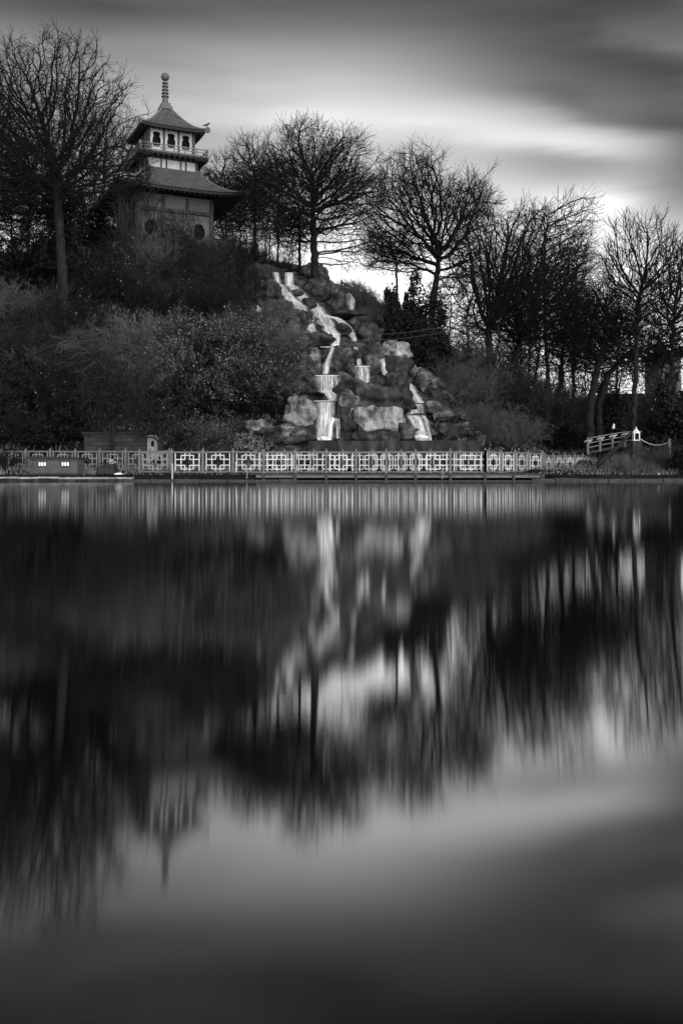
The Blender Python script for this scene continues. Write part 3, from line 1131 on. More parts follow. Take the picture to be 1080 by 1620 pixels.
def rock_base():
    xs = np.arange(380, 792, 2.5); ys = np.arange(404, 722, 2.5)
    V = []; K = []
    for py in ys:
        a, b = np.interp(py, _py, _xl), np.interp(py, _py, _xr)
        for px in xs:
            g = ground_px(px, py)
            K.append(min(px - a, b - px, py - 412) + 5 * mnoise.noise(Vector((px * .08, py * .08, 3))))
            e = K[-1] / 14.0
            k = max(0.0, min(1.0, e))
            n = mnoise.fractal(Vector((g.x * .75, g.y * .75, g.z * .9)), 1.0, 2.0, 5)
            st = mnoise.noise(Vector((g.x * .5 + 7, 1.3, g.z * 1.6)))
            rd = mnoise.ridged_multi_fractal(Vector((g.x * .8, g.y * .8, g.z * .9)), .9, 2.1, 5, 1.0, 2.0) - 1.0
            off = -0.5 + k * (0.80 + .5 * n + .30 * st - .16 * rd)
            if g.y > 71: K[-1] = -99
            V.append(at(px, py, g.y - off))
    V = np.array([tuple(v) for v in V])
    ny, nx = len(ys), len(xs)
    i = np.arange(ny * nx).reshape(ny, nx)
    Q = np.stack([i[:-1, :-1], i[1:, :-1], i[1:, 1:], i[:-1, 1:]], -1).reshape(-1, 4)
    keep = np.array(K)[Q].min(1) > -4
    Q = Q[keep]
    o = np_mesh('rock_face', V, Q, M['rock'], smooth=True)
    o.color = (-.19, 0, 0, 1)
    tag(o, kind='structure')


def ico(sub):
    import bmesh
    bm = bmesh.new(); bmesh.ops.create_icosphere(bm, subdivisions=sub, radius=1.0)
    bm.verts.ensure_lookup_table()
    V = np.array([v.co[:] for v in bm.verts]); T = np.array([[v.index for v in f.verts] for f in bm.faces])
    bm.free()
    return V, T


ICO = ico(5)


def boulder(box, pale, label, seed, dy=None, tilt=0.0, sq=3.0, cuts=13, off=0.0, Y=None, rough=.10, name='boulder', group='boulders of the rock cascade', pz=None):
    x0, y0, x1, y1 = box
    rg = np.random.default_rng(seed)
    if Y is None:
        Y = ground_px((x0 + x1) / 2, (y0 + y1) / 2).y - .35
    a, b = at(x0, y0, Y), at(x1, y1, Y)
    c = (a + b) / 2
    rx, rz = abs(b.x - a.x) / 2 * 1.20, abs(a.z - b.z) / 2 * 1.16
    pale = (pale - .035) * 1.35 - (.08 if pale < .1 else .03)
    dy = dy or max(.45, min(rx, rz) * .9)
    V = ICO[0].copy()
    # superellipsoid: squarer shoulders than a ball
    k = (np.abs(V) ** sq).sum(1) ** (-1 / sq)
    V = V * k[:, None]
    for _ in range(cuts):
        n = norm(rg.normal(0, 1, 3) * np.array([1, .8, 1])); d = rg.uniform(.62, .95)
        s = V @ n
        V -= np.maximum(s - d, 0)[:, None] * n[None] * .88
    V /= np.abs(V).max(0)
    so = Vector(rg.uniform(-50, 50, 3))
    sc_ = np.array([rx, dy, rz])
    W = V * sc_
    nn = norm(V / sc_)
    disp = np.array([mnoise.fractal(Vector(w) * 1.1 + so, 1.0, 2.0, 5) * 1.0 + .35 * mnoise.noise(Vector((w[0] * .5, w[1] * .5, w[2] * 3.2)) + so) for w in W])
    rdg = np.array([mnoise.ridged_multi_fractal(Vector(w) * 1.6 + so, .9, 2.1, 5, 1.0, 2.0) for w in W]) - 1.0
    st = np.array([abs(((w[2] * 1.9 + .6 * mnoise.noise(Vector(w) * .9 + so)) % 1.0) - .5) for w in W]) - .25
    W = W + nn * ((disp * 1.25 * rough - rdg * .095 - st * .13) * (min(rx, rz) + .45))[:, None]
    ca, sa = math.cos(tilt), math.sin(tilt)
    X = W[:, 0] * ca - W[:, 2] * sa; Z = W[:, 0] * sa + W[:, 2] * ca
    W = np.stack([X, W[:, 1], Z], 1)
    o = np_mesh(name, W, ICO[1], M['rock'], smooth=True)
    o.location = (c.x, c.y - off, c.z)
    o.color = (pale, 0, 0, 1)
    tag(o, label, 'rock', group)
    return o


rock_base()
# pixel box, paleness (-.3 dark .. +.3 pale), label
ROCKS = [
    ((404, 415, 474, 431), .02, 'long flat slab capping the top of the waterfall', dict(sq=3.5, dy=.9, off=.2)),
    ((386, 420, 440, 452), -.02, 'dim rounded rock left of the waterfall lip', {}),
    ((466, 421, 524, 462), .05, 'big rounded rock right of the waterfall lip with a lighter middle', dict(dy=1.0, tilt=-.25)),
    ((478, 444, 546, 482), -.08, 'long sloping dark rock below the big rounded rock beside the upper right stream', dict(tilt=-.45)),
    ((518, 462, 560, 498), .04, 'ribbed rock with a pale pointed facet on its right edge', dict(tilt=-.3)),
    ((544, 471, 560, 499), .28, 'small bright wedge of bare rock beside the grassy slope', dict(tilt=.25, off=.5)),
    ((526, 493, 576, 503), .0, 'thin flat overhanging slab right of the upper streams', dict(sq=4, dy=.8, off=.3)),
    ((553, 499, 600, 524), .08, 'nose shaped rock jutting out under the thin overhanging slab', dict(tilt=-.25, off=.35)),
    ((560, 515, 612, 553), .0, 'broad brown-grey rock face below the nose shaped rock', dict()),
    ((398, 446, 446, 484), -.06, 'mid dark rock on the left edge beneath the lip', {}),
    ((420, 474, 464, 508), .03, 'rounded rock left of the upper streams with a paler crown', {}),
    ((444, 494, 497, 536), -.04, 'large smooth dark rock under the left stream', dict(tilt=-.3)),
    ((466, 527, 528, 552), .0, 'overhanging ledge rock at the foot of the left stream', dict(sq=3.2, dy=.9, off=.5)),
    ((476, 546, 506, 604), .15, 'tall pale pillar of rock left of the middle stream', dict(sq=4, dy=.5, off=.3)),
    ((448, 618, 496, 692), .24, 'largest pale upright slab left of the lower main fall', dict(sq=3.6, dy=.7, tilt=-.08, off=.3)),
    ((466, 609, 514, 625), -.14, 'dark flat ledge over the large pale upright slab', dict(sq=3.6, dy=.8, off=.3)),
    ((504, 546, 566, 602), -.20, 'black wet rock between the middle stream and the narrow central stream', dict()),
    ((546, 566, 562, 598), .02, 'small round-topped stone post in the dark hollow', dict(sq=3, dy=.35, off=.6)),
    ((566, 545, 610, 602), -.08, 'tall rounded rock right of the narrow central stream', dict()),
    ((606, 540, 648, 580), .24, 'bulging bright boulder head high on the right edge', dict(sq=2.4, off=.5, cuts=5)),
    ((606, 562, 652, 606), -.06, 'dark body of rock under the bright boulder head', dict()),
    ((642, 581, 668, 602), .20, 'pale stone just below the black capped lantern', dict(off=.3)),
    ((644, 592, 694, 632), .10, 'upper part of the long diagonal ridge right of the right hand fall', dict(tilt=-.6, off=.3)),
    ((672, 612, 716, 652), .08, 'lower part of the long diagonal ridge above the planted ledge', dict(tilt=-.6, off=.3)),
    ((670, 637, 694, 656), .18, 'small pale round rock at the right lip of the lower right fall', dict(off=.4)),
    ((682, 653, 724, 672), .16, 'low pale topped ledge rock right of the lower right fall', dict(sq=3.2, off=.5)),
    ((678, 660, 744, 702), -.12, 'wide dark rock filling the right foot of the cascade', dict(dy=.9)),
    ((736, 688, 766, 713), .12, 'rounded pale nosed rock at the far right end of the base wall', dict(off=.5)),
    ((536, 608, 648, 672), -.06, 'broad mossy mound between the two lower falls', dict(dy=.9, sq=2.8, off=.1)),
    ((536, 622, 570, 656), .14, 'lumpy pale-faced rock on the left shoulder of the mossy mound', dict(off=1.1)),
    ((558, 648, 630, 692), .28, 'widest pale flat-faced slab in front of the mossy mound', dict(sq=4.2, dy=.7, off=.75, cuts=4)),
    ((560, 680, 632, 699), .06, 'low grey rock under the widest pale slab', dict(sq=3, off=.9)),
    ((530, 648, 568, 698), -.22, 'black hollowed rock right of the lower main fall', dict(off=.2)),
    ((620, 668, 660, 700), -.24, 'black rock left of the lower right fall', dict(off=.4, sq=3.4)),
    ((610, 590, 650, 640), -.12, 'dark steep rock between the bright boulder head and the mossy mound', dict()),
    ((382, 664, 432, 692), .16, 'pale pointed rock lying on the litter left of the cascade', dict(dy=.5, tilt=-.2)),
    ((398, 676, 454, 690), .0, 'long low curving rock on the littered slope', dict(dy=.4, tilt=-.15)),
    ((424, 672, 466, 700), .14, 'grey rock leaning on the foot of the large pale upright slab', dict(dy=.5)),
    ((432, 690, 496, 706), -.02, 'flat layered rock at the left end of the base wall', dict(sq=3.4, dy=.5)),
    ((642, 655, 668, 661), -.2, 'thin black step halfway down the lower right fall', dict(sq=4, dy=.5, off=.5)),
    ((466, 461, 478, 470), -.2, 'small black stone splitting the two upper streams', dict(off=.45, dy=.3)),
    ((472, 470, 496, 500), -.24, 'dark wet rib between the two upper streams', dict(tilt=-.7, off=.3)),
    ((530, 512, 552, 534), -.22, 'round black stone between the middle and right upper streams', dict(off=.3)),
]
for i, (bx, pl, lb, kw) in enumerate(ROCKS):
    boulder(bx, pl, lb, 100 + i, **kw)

# base wall and its pool
bw_ = MB(); a = at(488, 697, 49.9); b = at(757, 697, 49.9)
bw_.box(((a.x + b.x) / 2, 50.05, (a.z - .2) / 2 + .1), (b.x - a.x, .36, a.z - .02))
_o = bw_.build('retaining_wall', M['wet_stone']); tag(_o, 'long low wet black wall holding the pool at the foot of the cascade', 'wall')
pm = MB(); pm.box(((a.x + b.x) / 2, 51.6, a.z - .12), (b.x - a.x - .1, 2.8, .12)); tag(pm.build('cascade_pool', M['lake']), kind='structure')


M['froth'] = simple('froth', 0.5, 0.9, 6, 0.8)


def fall(pts, label, mat='fall', off=.80, lips=(), drop=None, foam=None, splash=True):
    """pts: (px, py, half width in pixels) down the stream; lips: level water edges; lies on the rock, in front of its slope"""
    Vs, UV, E, Qs, b = [], [], [], [], 0
    def strip(P, hw, nu=14, bulge=.07):
        nonlocal b
        P = [Vector(p) for p in P]
        ln = [0.0]
        for i in range(1, len(P)): ln.append(ln[-1] + (P[i] - P[i - 1]).length)
        for i, p in enumerate(P):
            for j in range(nu + 1):
                u = -1 + 2 * j / nu
                Vs.append((p.x + u * hw[i], p.y - bulge * (1 - u * u), p.z)); UV.append((u * hw[i], ln[i]))
                E.append((lambda e_: e_ * e_ * (3 - 2 * e_))(min(1.0, (1 - abs(u)) * 1.5)) * min(1.0, .5 + ln[i] / .1, .6 + (ln[-1] - ln[i]) / .12))
        i = np.arange(len(P) * (nu + 1)).reshape(len(P), nu + 1)
        Qs.append(np.stack([i[:-1, :-1], i[1:, :-1], i[1:, 1:], i[:-1, 1:]], -1).reshape(-1, 4) + b)
        b += len(P) * (nu + 1)
    pts = np.array(pts, float)
    t = np.linspace(0, len(pts) - 1, (len(pts) - 1) * 10 + 1)
    px, py, hw = (np.interp(t, np.arange(len(pts)), pts[:, k]) for k in range(3))
    # smooth the corners a little
    for _ in range(3):
        for arr in (px, hw):
            arr[1:-1] = (arr[:-2] + 2 * arr[1:-1] + arr[2:]) / 4
    sd = rng.uniform(0, 50)
    wob = np.array([mnoise.noise(Vector((sd, i_ * .22, 0))) for i_ in range(len(px))])
    wob = wob * (.12 if drop else 1.0)
    hw = hw * (1 + .45 * wob); px = px + 2.2 * np.roll(wob, 5) * np.minimum(1, np.arange(len(px)) / 6)
    Ys = np.array([ground_px(x, y).y for x, y in zip(px, py)]) - off
    Ys = Ys - .10 * np.abs(((py * .085 + sd) % 1.0) - .5)
    if drop: Ys = np.full(len(Ys), Ys[-1]) * drop + Ys * (1 - drop)
    strip([at(x, y, Y) for x, y, Y in zip(px, py, Ys)], hw * 1.25 * Ys / F)
    lip_parts = []
    for (lx0, lx1, ly) in lips:
        Y = ground_px((lx0 + lx1) / 2, ly).y - off - .1
        p = at((lx0 + lx1) / 2, ly, Y)
        lp = MB(); hw_ = (lx1 - lx0) / 2 * Y / F
        lp.tube([p + Vector((hw_ * t_, .03 * t_ * t_, 0)) for t_ in (-1, -.5, 0, .5, 1)], [.012, .022, .026, .022, .012], 6)
        lip_parts.append(lp)
    o = np_mesh('waterfall', Vs, np.concatenate(Qs), M[mat], smooth=True, uv=UV)
    at_ = o.data.attributes.new('edge', 'FLOAT', 'POINT'); at_.data.foreach_set('value', np.array(E, np.float32))
    tag(o, label, 'waterfall')
    for lp in lip_parts: lp.build('water_lip', M['froth'], o, smooth=True)
    if foam:
        fx, fy, fr = foam
        Y = ground_px(fx, fy).y - off - .1
        n = 220
        V = ICO[0]; 
        c = at(fx, fy, Y); r_ = fr * Y / F
        W = V * np.array([r_, r_ * .6, r_ * .42])
        d = np.array([mnoise.fractal(Vector(w) * 5, 1, 2, 4) for w in W])
        W = W * (1 + .22 * d[:, None]); W[:, 2] = np.maximum(W[:, 2], -.05)
        f_ = np_mesh('froth', W + np.array(c), ICO[1], M['froth'], o, smooth=True)
    return o


G = 'x'
fall([(436, 431, 5), (438, 440, 5), (440, 452, 6)], 'short left spout dropping from under the top slab', 'fall', drop=.7)
fall([(457, 431, 7), (457, 440, 7), (458, 453, 7)], 'short wider right spout dropping from under the top slab', 'fall', drop=.7)
fall([(440, 450, 9), (450, 462, 10), (459, 472, 9), (473, 484, 10), (484, 500, 10), (490, 514, 8), (496, 530, 8)], 'left white stream sliding down the upper rocks')
fall([(460, 451, 8), (470, 461, 10), (480, 472, 10), (494, 483, 11), (505, 495, 12), (514, 508, 12), (521, 520, 11), (527, 529, 10)], 'right white stream sliding down the upper rocks')
fall([(529, 527, 9), (530, 535, 8), (530, 547, 7)], 'short bright fall at the foot of the right upper stream', drop=.6, foam=(530, 547, 7))
fall([(511, 498, 8), (526, 502, 8), (540, 508, 8), (550, 519, 7), (557, 530, 5), (561, 540, 4)], 'curving side stream branching right off the upper streams')
fall([(562, 549, 4), (565, 560, 4), (568, 579, 3.5)], 'narrow central stream dropping to a small stone ledge', lips=[(562, 586, 579.5)], off=1.35)
fall([(573, 580, 11), (574, 596, 11), (575, 614, 10)], 'thin trickling veil below the small stone ledge', 'veil', drop=.5, off=1.5)
fall([(526, 550, 3.5), (522, 562, 3.5), (517, 575, 5), (514, 592, 5)], 'slender middle stream falling into the white rimmed basin', lips=[(506, 532, 549)], drop=.4, off=1.5)
fall([(518, 594, 19), (518, 606, 18), (519, 620, 15)], 'streaky veil spilling over the white rimmed basin', 'veil', lips=[(498, 536, 594)], drop=.6, off=1.3)
fall([(517, 617, 13), (522, 622, 12), (526, 628, 8), (527, 634, 8)], 'white froth chute between the basin and the lower main fall', off=1.35)
fall([(515, 636, 13), (515, 650, 13), (514, 670, 13), (513, 694, 12)], 'lower main fall of straight white strands', lips=[(496, 532, 634.5)], drop=.7, off=1.0, foam=(513, 695, 11))
fall([(524, 660, 5), (527, 663, 6), (523, 672, 4), (521, 694, 4)], 'bright side strand on the right of the lower main fall', off=1.2, drop=.7)
fall([(533, 662, 4), (534, 676, 4), (534, 694, 3)], 'faint thin veil right of the bright side strand', 'veil', off=.9, drop=.7)
fall([(598, 552, 4), (603, 566, 4), (606, 582, 4), (611, 594, 5)], 'small white trickle high on the right beside the bright boulder head', off=1.3)
fall([(641, 601, 3), (648, 613, 7), (655, 625, 8), (663, 638, 9)], 'sloping thin sheet above the lower right fall', 'fall', off=1.0)
fall([(655, 641, 14), (656, 648, 14), (657, 657, 14)], 'comb of short strands at the lip of the lower right fall', 'veil', lips=[(641, 670, 640.5)], drop=.6, off=.8)
fall([(653, 657, 11), (657, 663, 11), (662, 674, 10), (666, 686, 10), (668, 697, 11)], 'thick white lower right fall bending into froth', off=1.0, drop=.4, foam=(667, 692, 11))
fall([(668, 657, 4), (674, 666, 3.5), (677, 680, 3), (680, 697, 3)], 'thin strand curving down the right side of the lower right fall', off=.95, drop=.4)
fall([(624, 699, 11), (625, 706, 13), (626, 722, 14)], 'spray of water seeping over the middle of the base wall', 'veil', off=.55, drop=1.0)
fall([(655, 699, 6), (655, 722, 7)], 'faint seep down the base wall under the lower right fall', 'veil', off=.55, drop=1.0)
fall([(718, 699, 8), (718, 722, 8)], 'faint seep near the right end of the base wall', 'veil', off=.55, drop=1.0)

# black capped stone lantern standing in the rocks
p = at(653, 583, ground_px(653, 583).y - .8)
ln = empty('stone_lantern', p); tag(ln, 'squat stone lantern with flat black cap on the right edge of the cascade', 'lantern')
m_ = MB(); m_.lathe([(.16, -.25), (.16, 0), (.22, .02), (.22, .06)], n=10); m_.build('base', M['rock'], ln)
m_ = MB()
for k in range(4): m_.box((.13 * (-1) ** k, .13 * (1 if k < 2 else -1), .14), (.08, .08, .2))
m_.build('light_chamber', M['rock'], ln)
m_ = MB(); m_.lathe([(.42, .24), (.44, .27), (.30, .33), (.08, .39)], n=14); m_.build('cap', M['void'], ln)

# ------------------------------------------------------------------ lattice fences
def lattice(p, q, z0, z1, parent, mat, small=False):
    """one openwork panel between two posts: edge bars, a stepped square ring and ties"""
    p, q = Vector(p), Vector(q)
    d = (q - p); w = d.length; d.normalize(); n = Vector((d.y, -d.x, 0))
    h = z1 - z0
    mb = MB()
    t = .046
    def P(u, v): return Vector((p.x + d.x * u * w, p.y + d.y * u * w, z0 + v * h))
    def hb(u0, u1, v): mb.bar(P(u0, v) - n * .0, P(u1, v), t, t)
    def vb(u, v0, v1): mb.bar(P(u, v0) + n * .004, P(u, v1) + n * .004, t, t, up=(d.x, d.y, 0))
    e0, e1 = .085, .915
    a0, a1, a2, a3 = .285, .42, .58, .715
    vb(e0, .02, .98); vb(e1, .02, .98)
    hb(e0, a1, .65); hb(a2, e1, .65); hb(e0, a1, .33); hb(a2, e1, .33)
    hb(a0, a3, .87); hb(a0, a3, .12)
    vb(a0, .12, .87); vb(a3, .12, .87)
    vb(a1, .65, .99); vb(a2, .65, .99); vb(a1, .01, .33); vb(a2, .01, .33)
    mb.build('lattice_panel', mat, parent)


def fence(name, label, posts, z0, z1, mats=('frame_paint', 'white_paint'), cap=.10, foot=.06, panels=None):
    """posts: world (x, y[, base shift]); rails at z0 and z1 above the datum of each post"""
    o = empty(name, (posts[0][0], posts[0][1], 0))
    off = Vector((posts[0][0], posts[0][1], 0))
    tag(o, label, 'fence', 'white lattice fences with dark posts')
    L = [Vector((p[0], p[1], 0)) - off for p in posts]
    zs = [p[2] if len(p) > 2 else 0.0 for p in posts]
    zs = [z + random.uniform(-.02, .02) for z in zs]
    for P, z in zip(L, zs):
        m = MB(); m.box((P.x, P.y, (z0 - foot + z1 + cap) / 2 + z), (.105, .105, z1 + cap - z0 + foot))
        m.lathe([(.03, z1 + cap + z), (.05, z1 + cap + .03 + z), (.02, z1 + cap + .07 + z)], (P.x, P.y, 0), 8)
        m.build('post', M[mats[0]], o)
    for i, (P, Q) in enumerate(zip(L[:-1], L[1:])):
        d = (Q - P).normalized()
        za, zb_ = zs[i], zs[i + 1]
        for zz, t, nm in ((z1, .075, 'top_rail'), (z0, .06, 'bottom_rail')):
            m = MB(); m.bar(P + d * .052 + Vector((0, 0, zz + za)), Q - d * .052 + Vector((0, 0, zz + zb_)), .06, t); m.build(nm, M[mats[0]], o)
        if panels is None or panels[i]:
            lattice(P + d * .05, Q - d * .05, z0 + .03 + (za + zb_) / 2, z1 - .035 + (za + zb_) / 2, o, M[mats[1]])
    return o


YF = 46.0
def X_at(px, Y): return (px - CX) * Y / F
front = [(X_at(p, YF), YF) for p in (272, 321, 369, 417, 467, 516, 563, 611, 657, 712, 767)]
fence('lattice_fence', 'long white lattice fence along the boardwalk edge in front of the waterfall', front, .45, 1.36)
back = [(X_at(404, 48.5) + 1.42 * i, 48.5) for i in range(9)]
fence('lattice_fence', 'second white lattice fence seen through the front one at the base wall', back, .45, 1.40)
# the right hand run turns away from the water: each panel is 1.42 m long and ends where the photograph shows its post
run = [(X_at(767, YF), YF)]
for px in (792, 814, 835, 857, 874, 893, 908, 921, 932, 941, 949, 956):
    x0, y0 = run[-1]
    best = None
    for Y in np.linspace(y0, y0 + 1.42, 200):
        X = X_at(px, Y); e = abs(math.hypot(X - x0, Y - y0) - 1.3)
        if best is None or e < best[0]: best = (e, X, Y)
    run.append((best[1], best[2]))
run2 = [(x, y, 0.0) for x, y in run[:5]]
fence('lattice_fence', 'white lattice fence turning away from the water right of the waterfall', run2, .45, 1.36)
fence('lattice_fence', 'lower receding end of the white lattice fence beside the twiggy bank', [(run[4][0] + .12, run[4][1] + .08, -.1)] + [(x, y, -.1 + .02 * i) for i, (x, y) in enumerate(run[5:])], .48, 1.36)
YL = 50.0
left = [(X_at(p, YL), YL) for p in (-36, 3, 41, 80, 119.5, 158, 199, 237, 268)]
fence('lattice_fence', 'dull lattice fence set back behind the grey floating hut', left, .52, 1.47, ('frame_paint', 'dull_paint')) if False else None
M['dull_paint'] = simple('dull_paint', 0.16, 0.26, 4, 0.6)
fence('lattice_fence', 'dull lattice fence set back behind the little grey hut', left, .52, 1.47, ('frame_paint', 'dull_paint'))
gate = [(X_at(221, 46.2), 46.2), (X_at(271, 46.2), 46.2)]
fence('lattice_fence', 'single narrow lattice panel between the stone hut door and the long fence', gate, .45, 1.33, ('frame_paint', 'dull_paint'))

# boardwalk under the front fence
bd = empty('boardwalk', (0, 0, 0)); tag(bd, 'dark timber boardwalk on short piles under the lattice fence', 'boardwalk')
x0, x1 = X_at(405, YF), X_at(860, YF)
m_ = MB()
n = int((x1 - x0) / .16)
for i in range(n):
    m_.box((x0 + .08 + i * .16, 47.25, .345), (.15, 2.75, .06))
m_.build('deck', M['dark_wood'], bd)
for yy, zz in ((45.98, .24), (47.2, .23), (45.95, .02)):
    m_ = MB(); m_.box(((x0 + x1) / 2, yy, zz), (x1 - x0, .09, .13 if zz > .1 else .08)); m_.build('beam', M['frame_paint'] if zz > .1 else M['dark_wood'], bd)
for px in (417, 467, 516, 563, 611, 657, 712, 767, 812, 857):
    m_ = MB(); m_.box((X_at(px, 45.9), 45.90, -.04), (.11, .11, .80)); m_.build('pile', M['dark_wood'], bd)

# kerbs of the lake shore
m_ = MB()
def kerb_run(xa, xb, y, z0, z1, w=.3, l=1.1):
    x = xa
    while x < xb:
        ll = min(l * random.uniform(.8, 1.2), xb - x)
        m_.box((x + ll / 2, y + random.uniform(-.02, .02), (z0 + z1) / 2 + random.uniform(-.015, .015)), (ll - .02, w, z1 - z0), rz=random.uniform(-.01, .01))
        x += ll
kerb_run(-40, X_at(212, 45.6), 45.62, .125, .21)
tag(m_.build('kerb', M['concrete'], bevel=.02), kind='structure')
m_ = MB(); kerb_run(-40, X_at(212, 45.6), 45.64, -.3, .115, .26)
tag(m_.build('kerb_foot', M['wet_stone']), kind='structure')
m_ = MB()
kerb_run(X_at(196, 45.5), X_at(470, 45.5), 45.56, -.3, .10, .2)
kerb_run(X_at(470, 45.5), X_at(930, 45.5), 45.40, -.3, .035, .12, 3)
kerb_run(X_at(840, 45.6), 42, 45.66, -.3, .14, .3)
tag(m_.build('shore_boards', M['dark_wood'], bevel=.02), kind='structure')

# ------------------------------------------------------------------ little hut with white windows, and what lies by it
def build_hut():
    Y = 45.95
    a, b = at(47, 749, Y), at(123, 726, Y)
    w, h = b.x - a.x, b.z - a.z
    o = empty('floating_hut', ((a.x + b.x) / 2, Y + .6, a.z)); tag(o, 'little flat roofed grey hut with two bright windows at the water edge', 'hut')
    m = MB(); m.box((0, 0, h / 2), (w, 1.2, h)); m.build('wall', M['hut_paint'], o)
    m = MB()
    vs = [(-w / 2 - .06, -.72, h + .003), (w / 2 + .06, -.72, h + .003), (w / 2 + .06, .7, h + .003), (-w / 2 - .06, .7, h + .003)]
    top = [(x, y, h + .07 + (.05 if x < 0 else 0)) for x, y, z in vs]
    m.add(vs + top, [(0, 3, 2, 1), (4, 5, 6, 7), (0, 1, 5, 4), (1, 2, 6, 5), (2, 3, 7, 6), (3, 0, 4, 7)])
    m.build('roof', M['roof_felt'], o)
    m = MB(); m.box((0, -.1, -.06), (w + .16, 1.35, .13)); m.build('raft', M['roof_felt'], o)
    for px0, px1, k in ((61, 74, 3), (97.5, 110.5, 3)):
        xa, xb = X_at(px0, Y) - o.location.x, X_at(px1, Y) - o.location.x
        zc, hh = at(0, 734, Y).z - o.location.z, .215
        f = MB(); t = .03
        ww = xb - xa
        for i in range(k + 1):
            f.box((xa + ww * i / k, -.615, zc), (t if i in (0, k) else .022, .04, hh))
        for s in (-1, 1): f.box(((xa + xb) / 2, -.617, zc + s * hh / 2), (ww + t, .04, t))
        fo = f.build('window', M['roof_felt'], o)
        g = MB(); g.box(((xa + xb) / 2, -.603, zc), (ww, .008, hh - .01)); g.build('pane', M['white_pane'], fo)
    m = MB(); m.tube([(-w / 2 + .15, -.605, h * .68), (-w / 2 + .16, -.66, h * .6), (-w / 2 + .12, -.66, h * .48), (-w / 2 + .07, -.605, h * .45)], .018, 6); m.build('hook', M['roof_felt'], o)


build_hut()


def flower_box():
    Y = 45.95
    a, b = at(154, 750, Y), at(181, 737.5, Y)
    o = empty('planter_box', ((a.x + b.x) / 2, Y + .25, a.z)); tag(o, 'dark wooden planter box with pale flowers right of the little grey hut', 'planter')
    w, h = b.x - a.x, b.z - a.z
    m = MB(); m.box((0, 0, h / 2), (w, .5, h)); m.box((0, 0, h - .02), (w + .05, .55, .05)); m.build('box', M['roof_felt'], o)
    rg = np.random.default_rng(3)
    C = rg.normal(0, 1, (90, 3)) * np.array([.10, .08, .07]) + np.array([.22, 0, h + .18])
    V, Q = leaf_quads(C, .035, rg, .7); np_mesh('flowers', V, Q, M['gull'], o)
    C = rg.normal(0, 1, (200, 3)) * np.array([.22, .12, .08]) + np.array([.15, 0, h + .1])
    V, Q = leaf_quads(C, .06, rg, .4); np_mesh('leaves', V, Q, M['leaf'], o)


flower_box()
m_ = MB(); p = at(188, 750, 45.75); m_.box((p.x, p.y, p.z), (.34, .3, .05)); m_.box((p.x, p.y + .06, p.z + .04), (.2, .1, .04))
tag(m_.build('white_tray', M['gull'], bevel=.01), 'flat white tray lying on the kerb by the planter box', 'tray')


def stake(px, y0, y1, Y, w, label, mat):
    a, b = at(px, y0, Y), at(px, y1, Y)
    m = MB(); m.tube([a, (a + b) / 2 + Vector((.012, 0, 0)), b], [w * .55, w * .5, w * .45], 8)
    tag(m.build('stake', M[mat]), label, 'stake')


stake(272.5, 759, 733, 45.72, .07, 'white stake standing in the water at the first post of the long fence', 'pagoda_white')
stake(390.5, 757, 738, 45.72, .07, 'grey mooring stake in front of the fourth lattice panel', 'grey_wood')
stake(373, 747, 731, 45.9, .05, 'short white stick against the fence post left of the mooring stake', 'white_paint')
stake(699, 758, 742, 45.70, .06, 'leaning grey stake in the water below the widest lattice panel', 'grey_wood')
stake(1041, 754, 748, 45.8, .03, 'tiny white peg on the right bank by the water', 'gull')

# ------------------------------------------------------------------ stone hut behind the left fence
def stone_hut():
    Y = 50.7
    a, b = at(133, 712, Y), at(231, 687, Y)
    o = empty('stone_hut', ((a.x + b.x) / 2, Y + 1.2, .45)); tag(o, 'low hut of dark squared stone with a pale door behind the left fence', 'hut')
    w, h = b.x - a.x, b.z - .45
    m = MB(); m.box((0, 0, h / 2), (w, 2.4, h)); m.build('wall', M['blocks'], o)
    m = MB(); m.box((0, 0, h + .06), (w + .2, 2.6, .12)); m.build('roof', M['roof_felt'], o)
    xa, xb = X_at(232, Y - .02) - o.location.x, X_at(248, Y - .02) - o.location.x
    m = MB(); m.box(((xa + xb) / 2, -.55, h * .47), (xb - xa, 1.0, h * .94)); m.box(((xa + xb) / 2, -.55, h * .96), (xb - xa + .1, 1.1, .07))
    d = m.build('door', M['door'], o)
    m = MB()
    for zz in (h * .76, h * .32):
        m.lathe([(.001, 0), (.085, .01), (.085, .02), (.001, .03)], (0, 0, 0), 12)
    m = MB()
    for zz in (h * .74, h * .30):
        m.box(((xa + xb) / 2 + .02, -1.055, zz), (.15, .02, .24)); m.box(((xa + xb) / 2 + .02, -1.055, zz + .15), (.09, .02, .06))
    m.build('slit_window', M['void'], d)


M['door'] = simple('pale_door', 0.28, 0.40, 4, 0.7)
stone_hut()

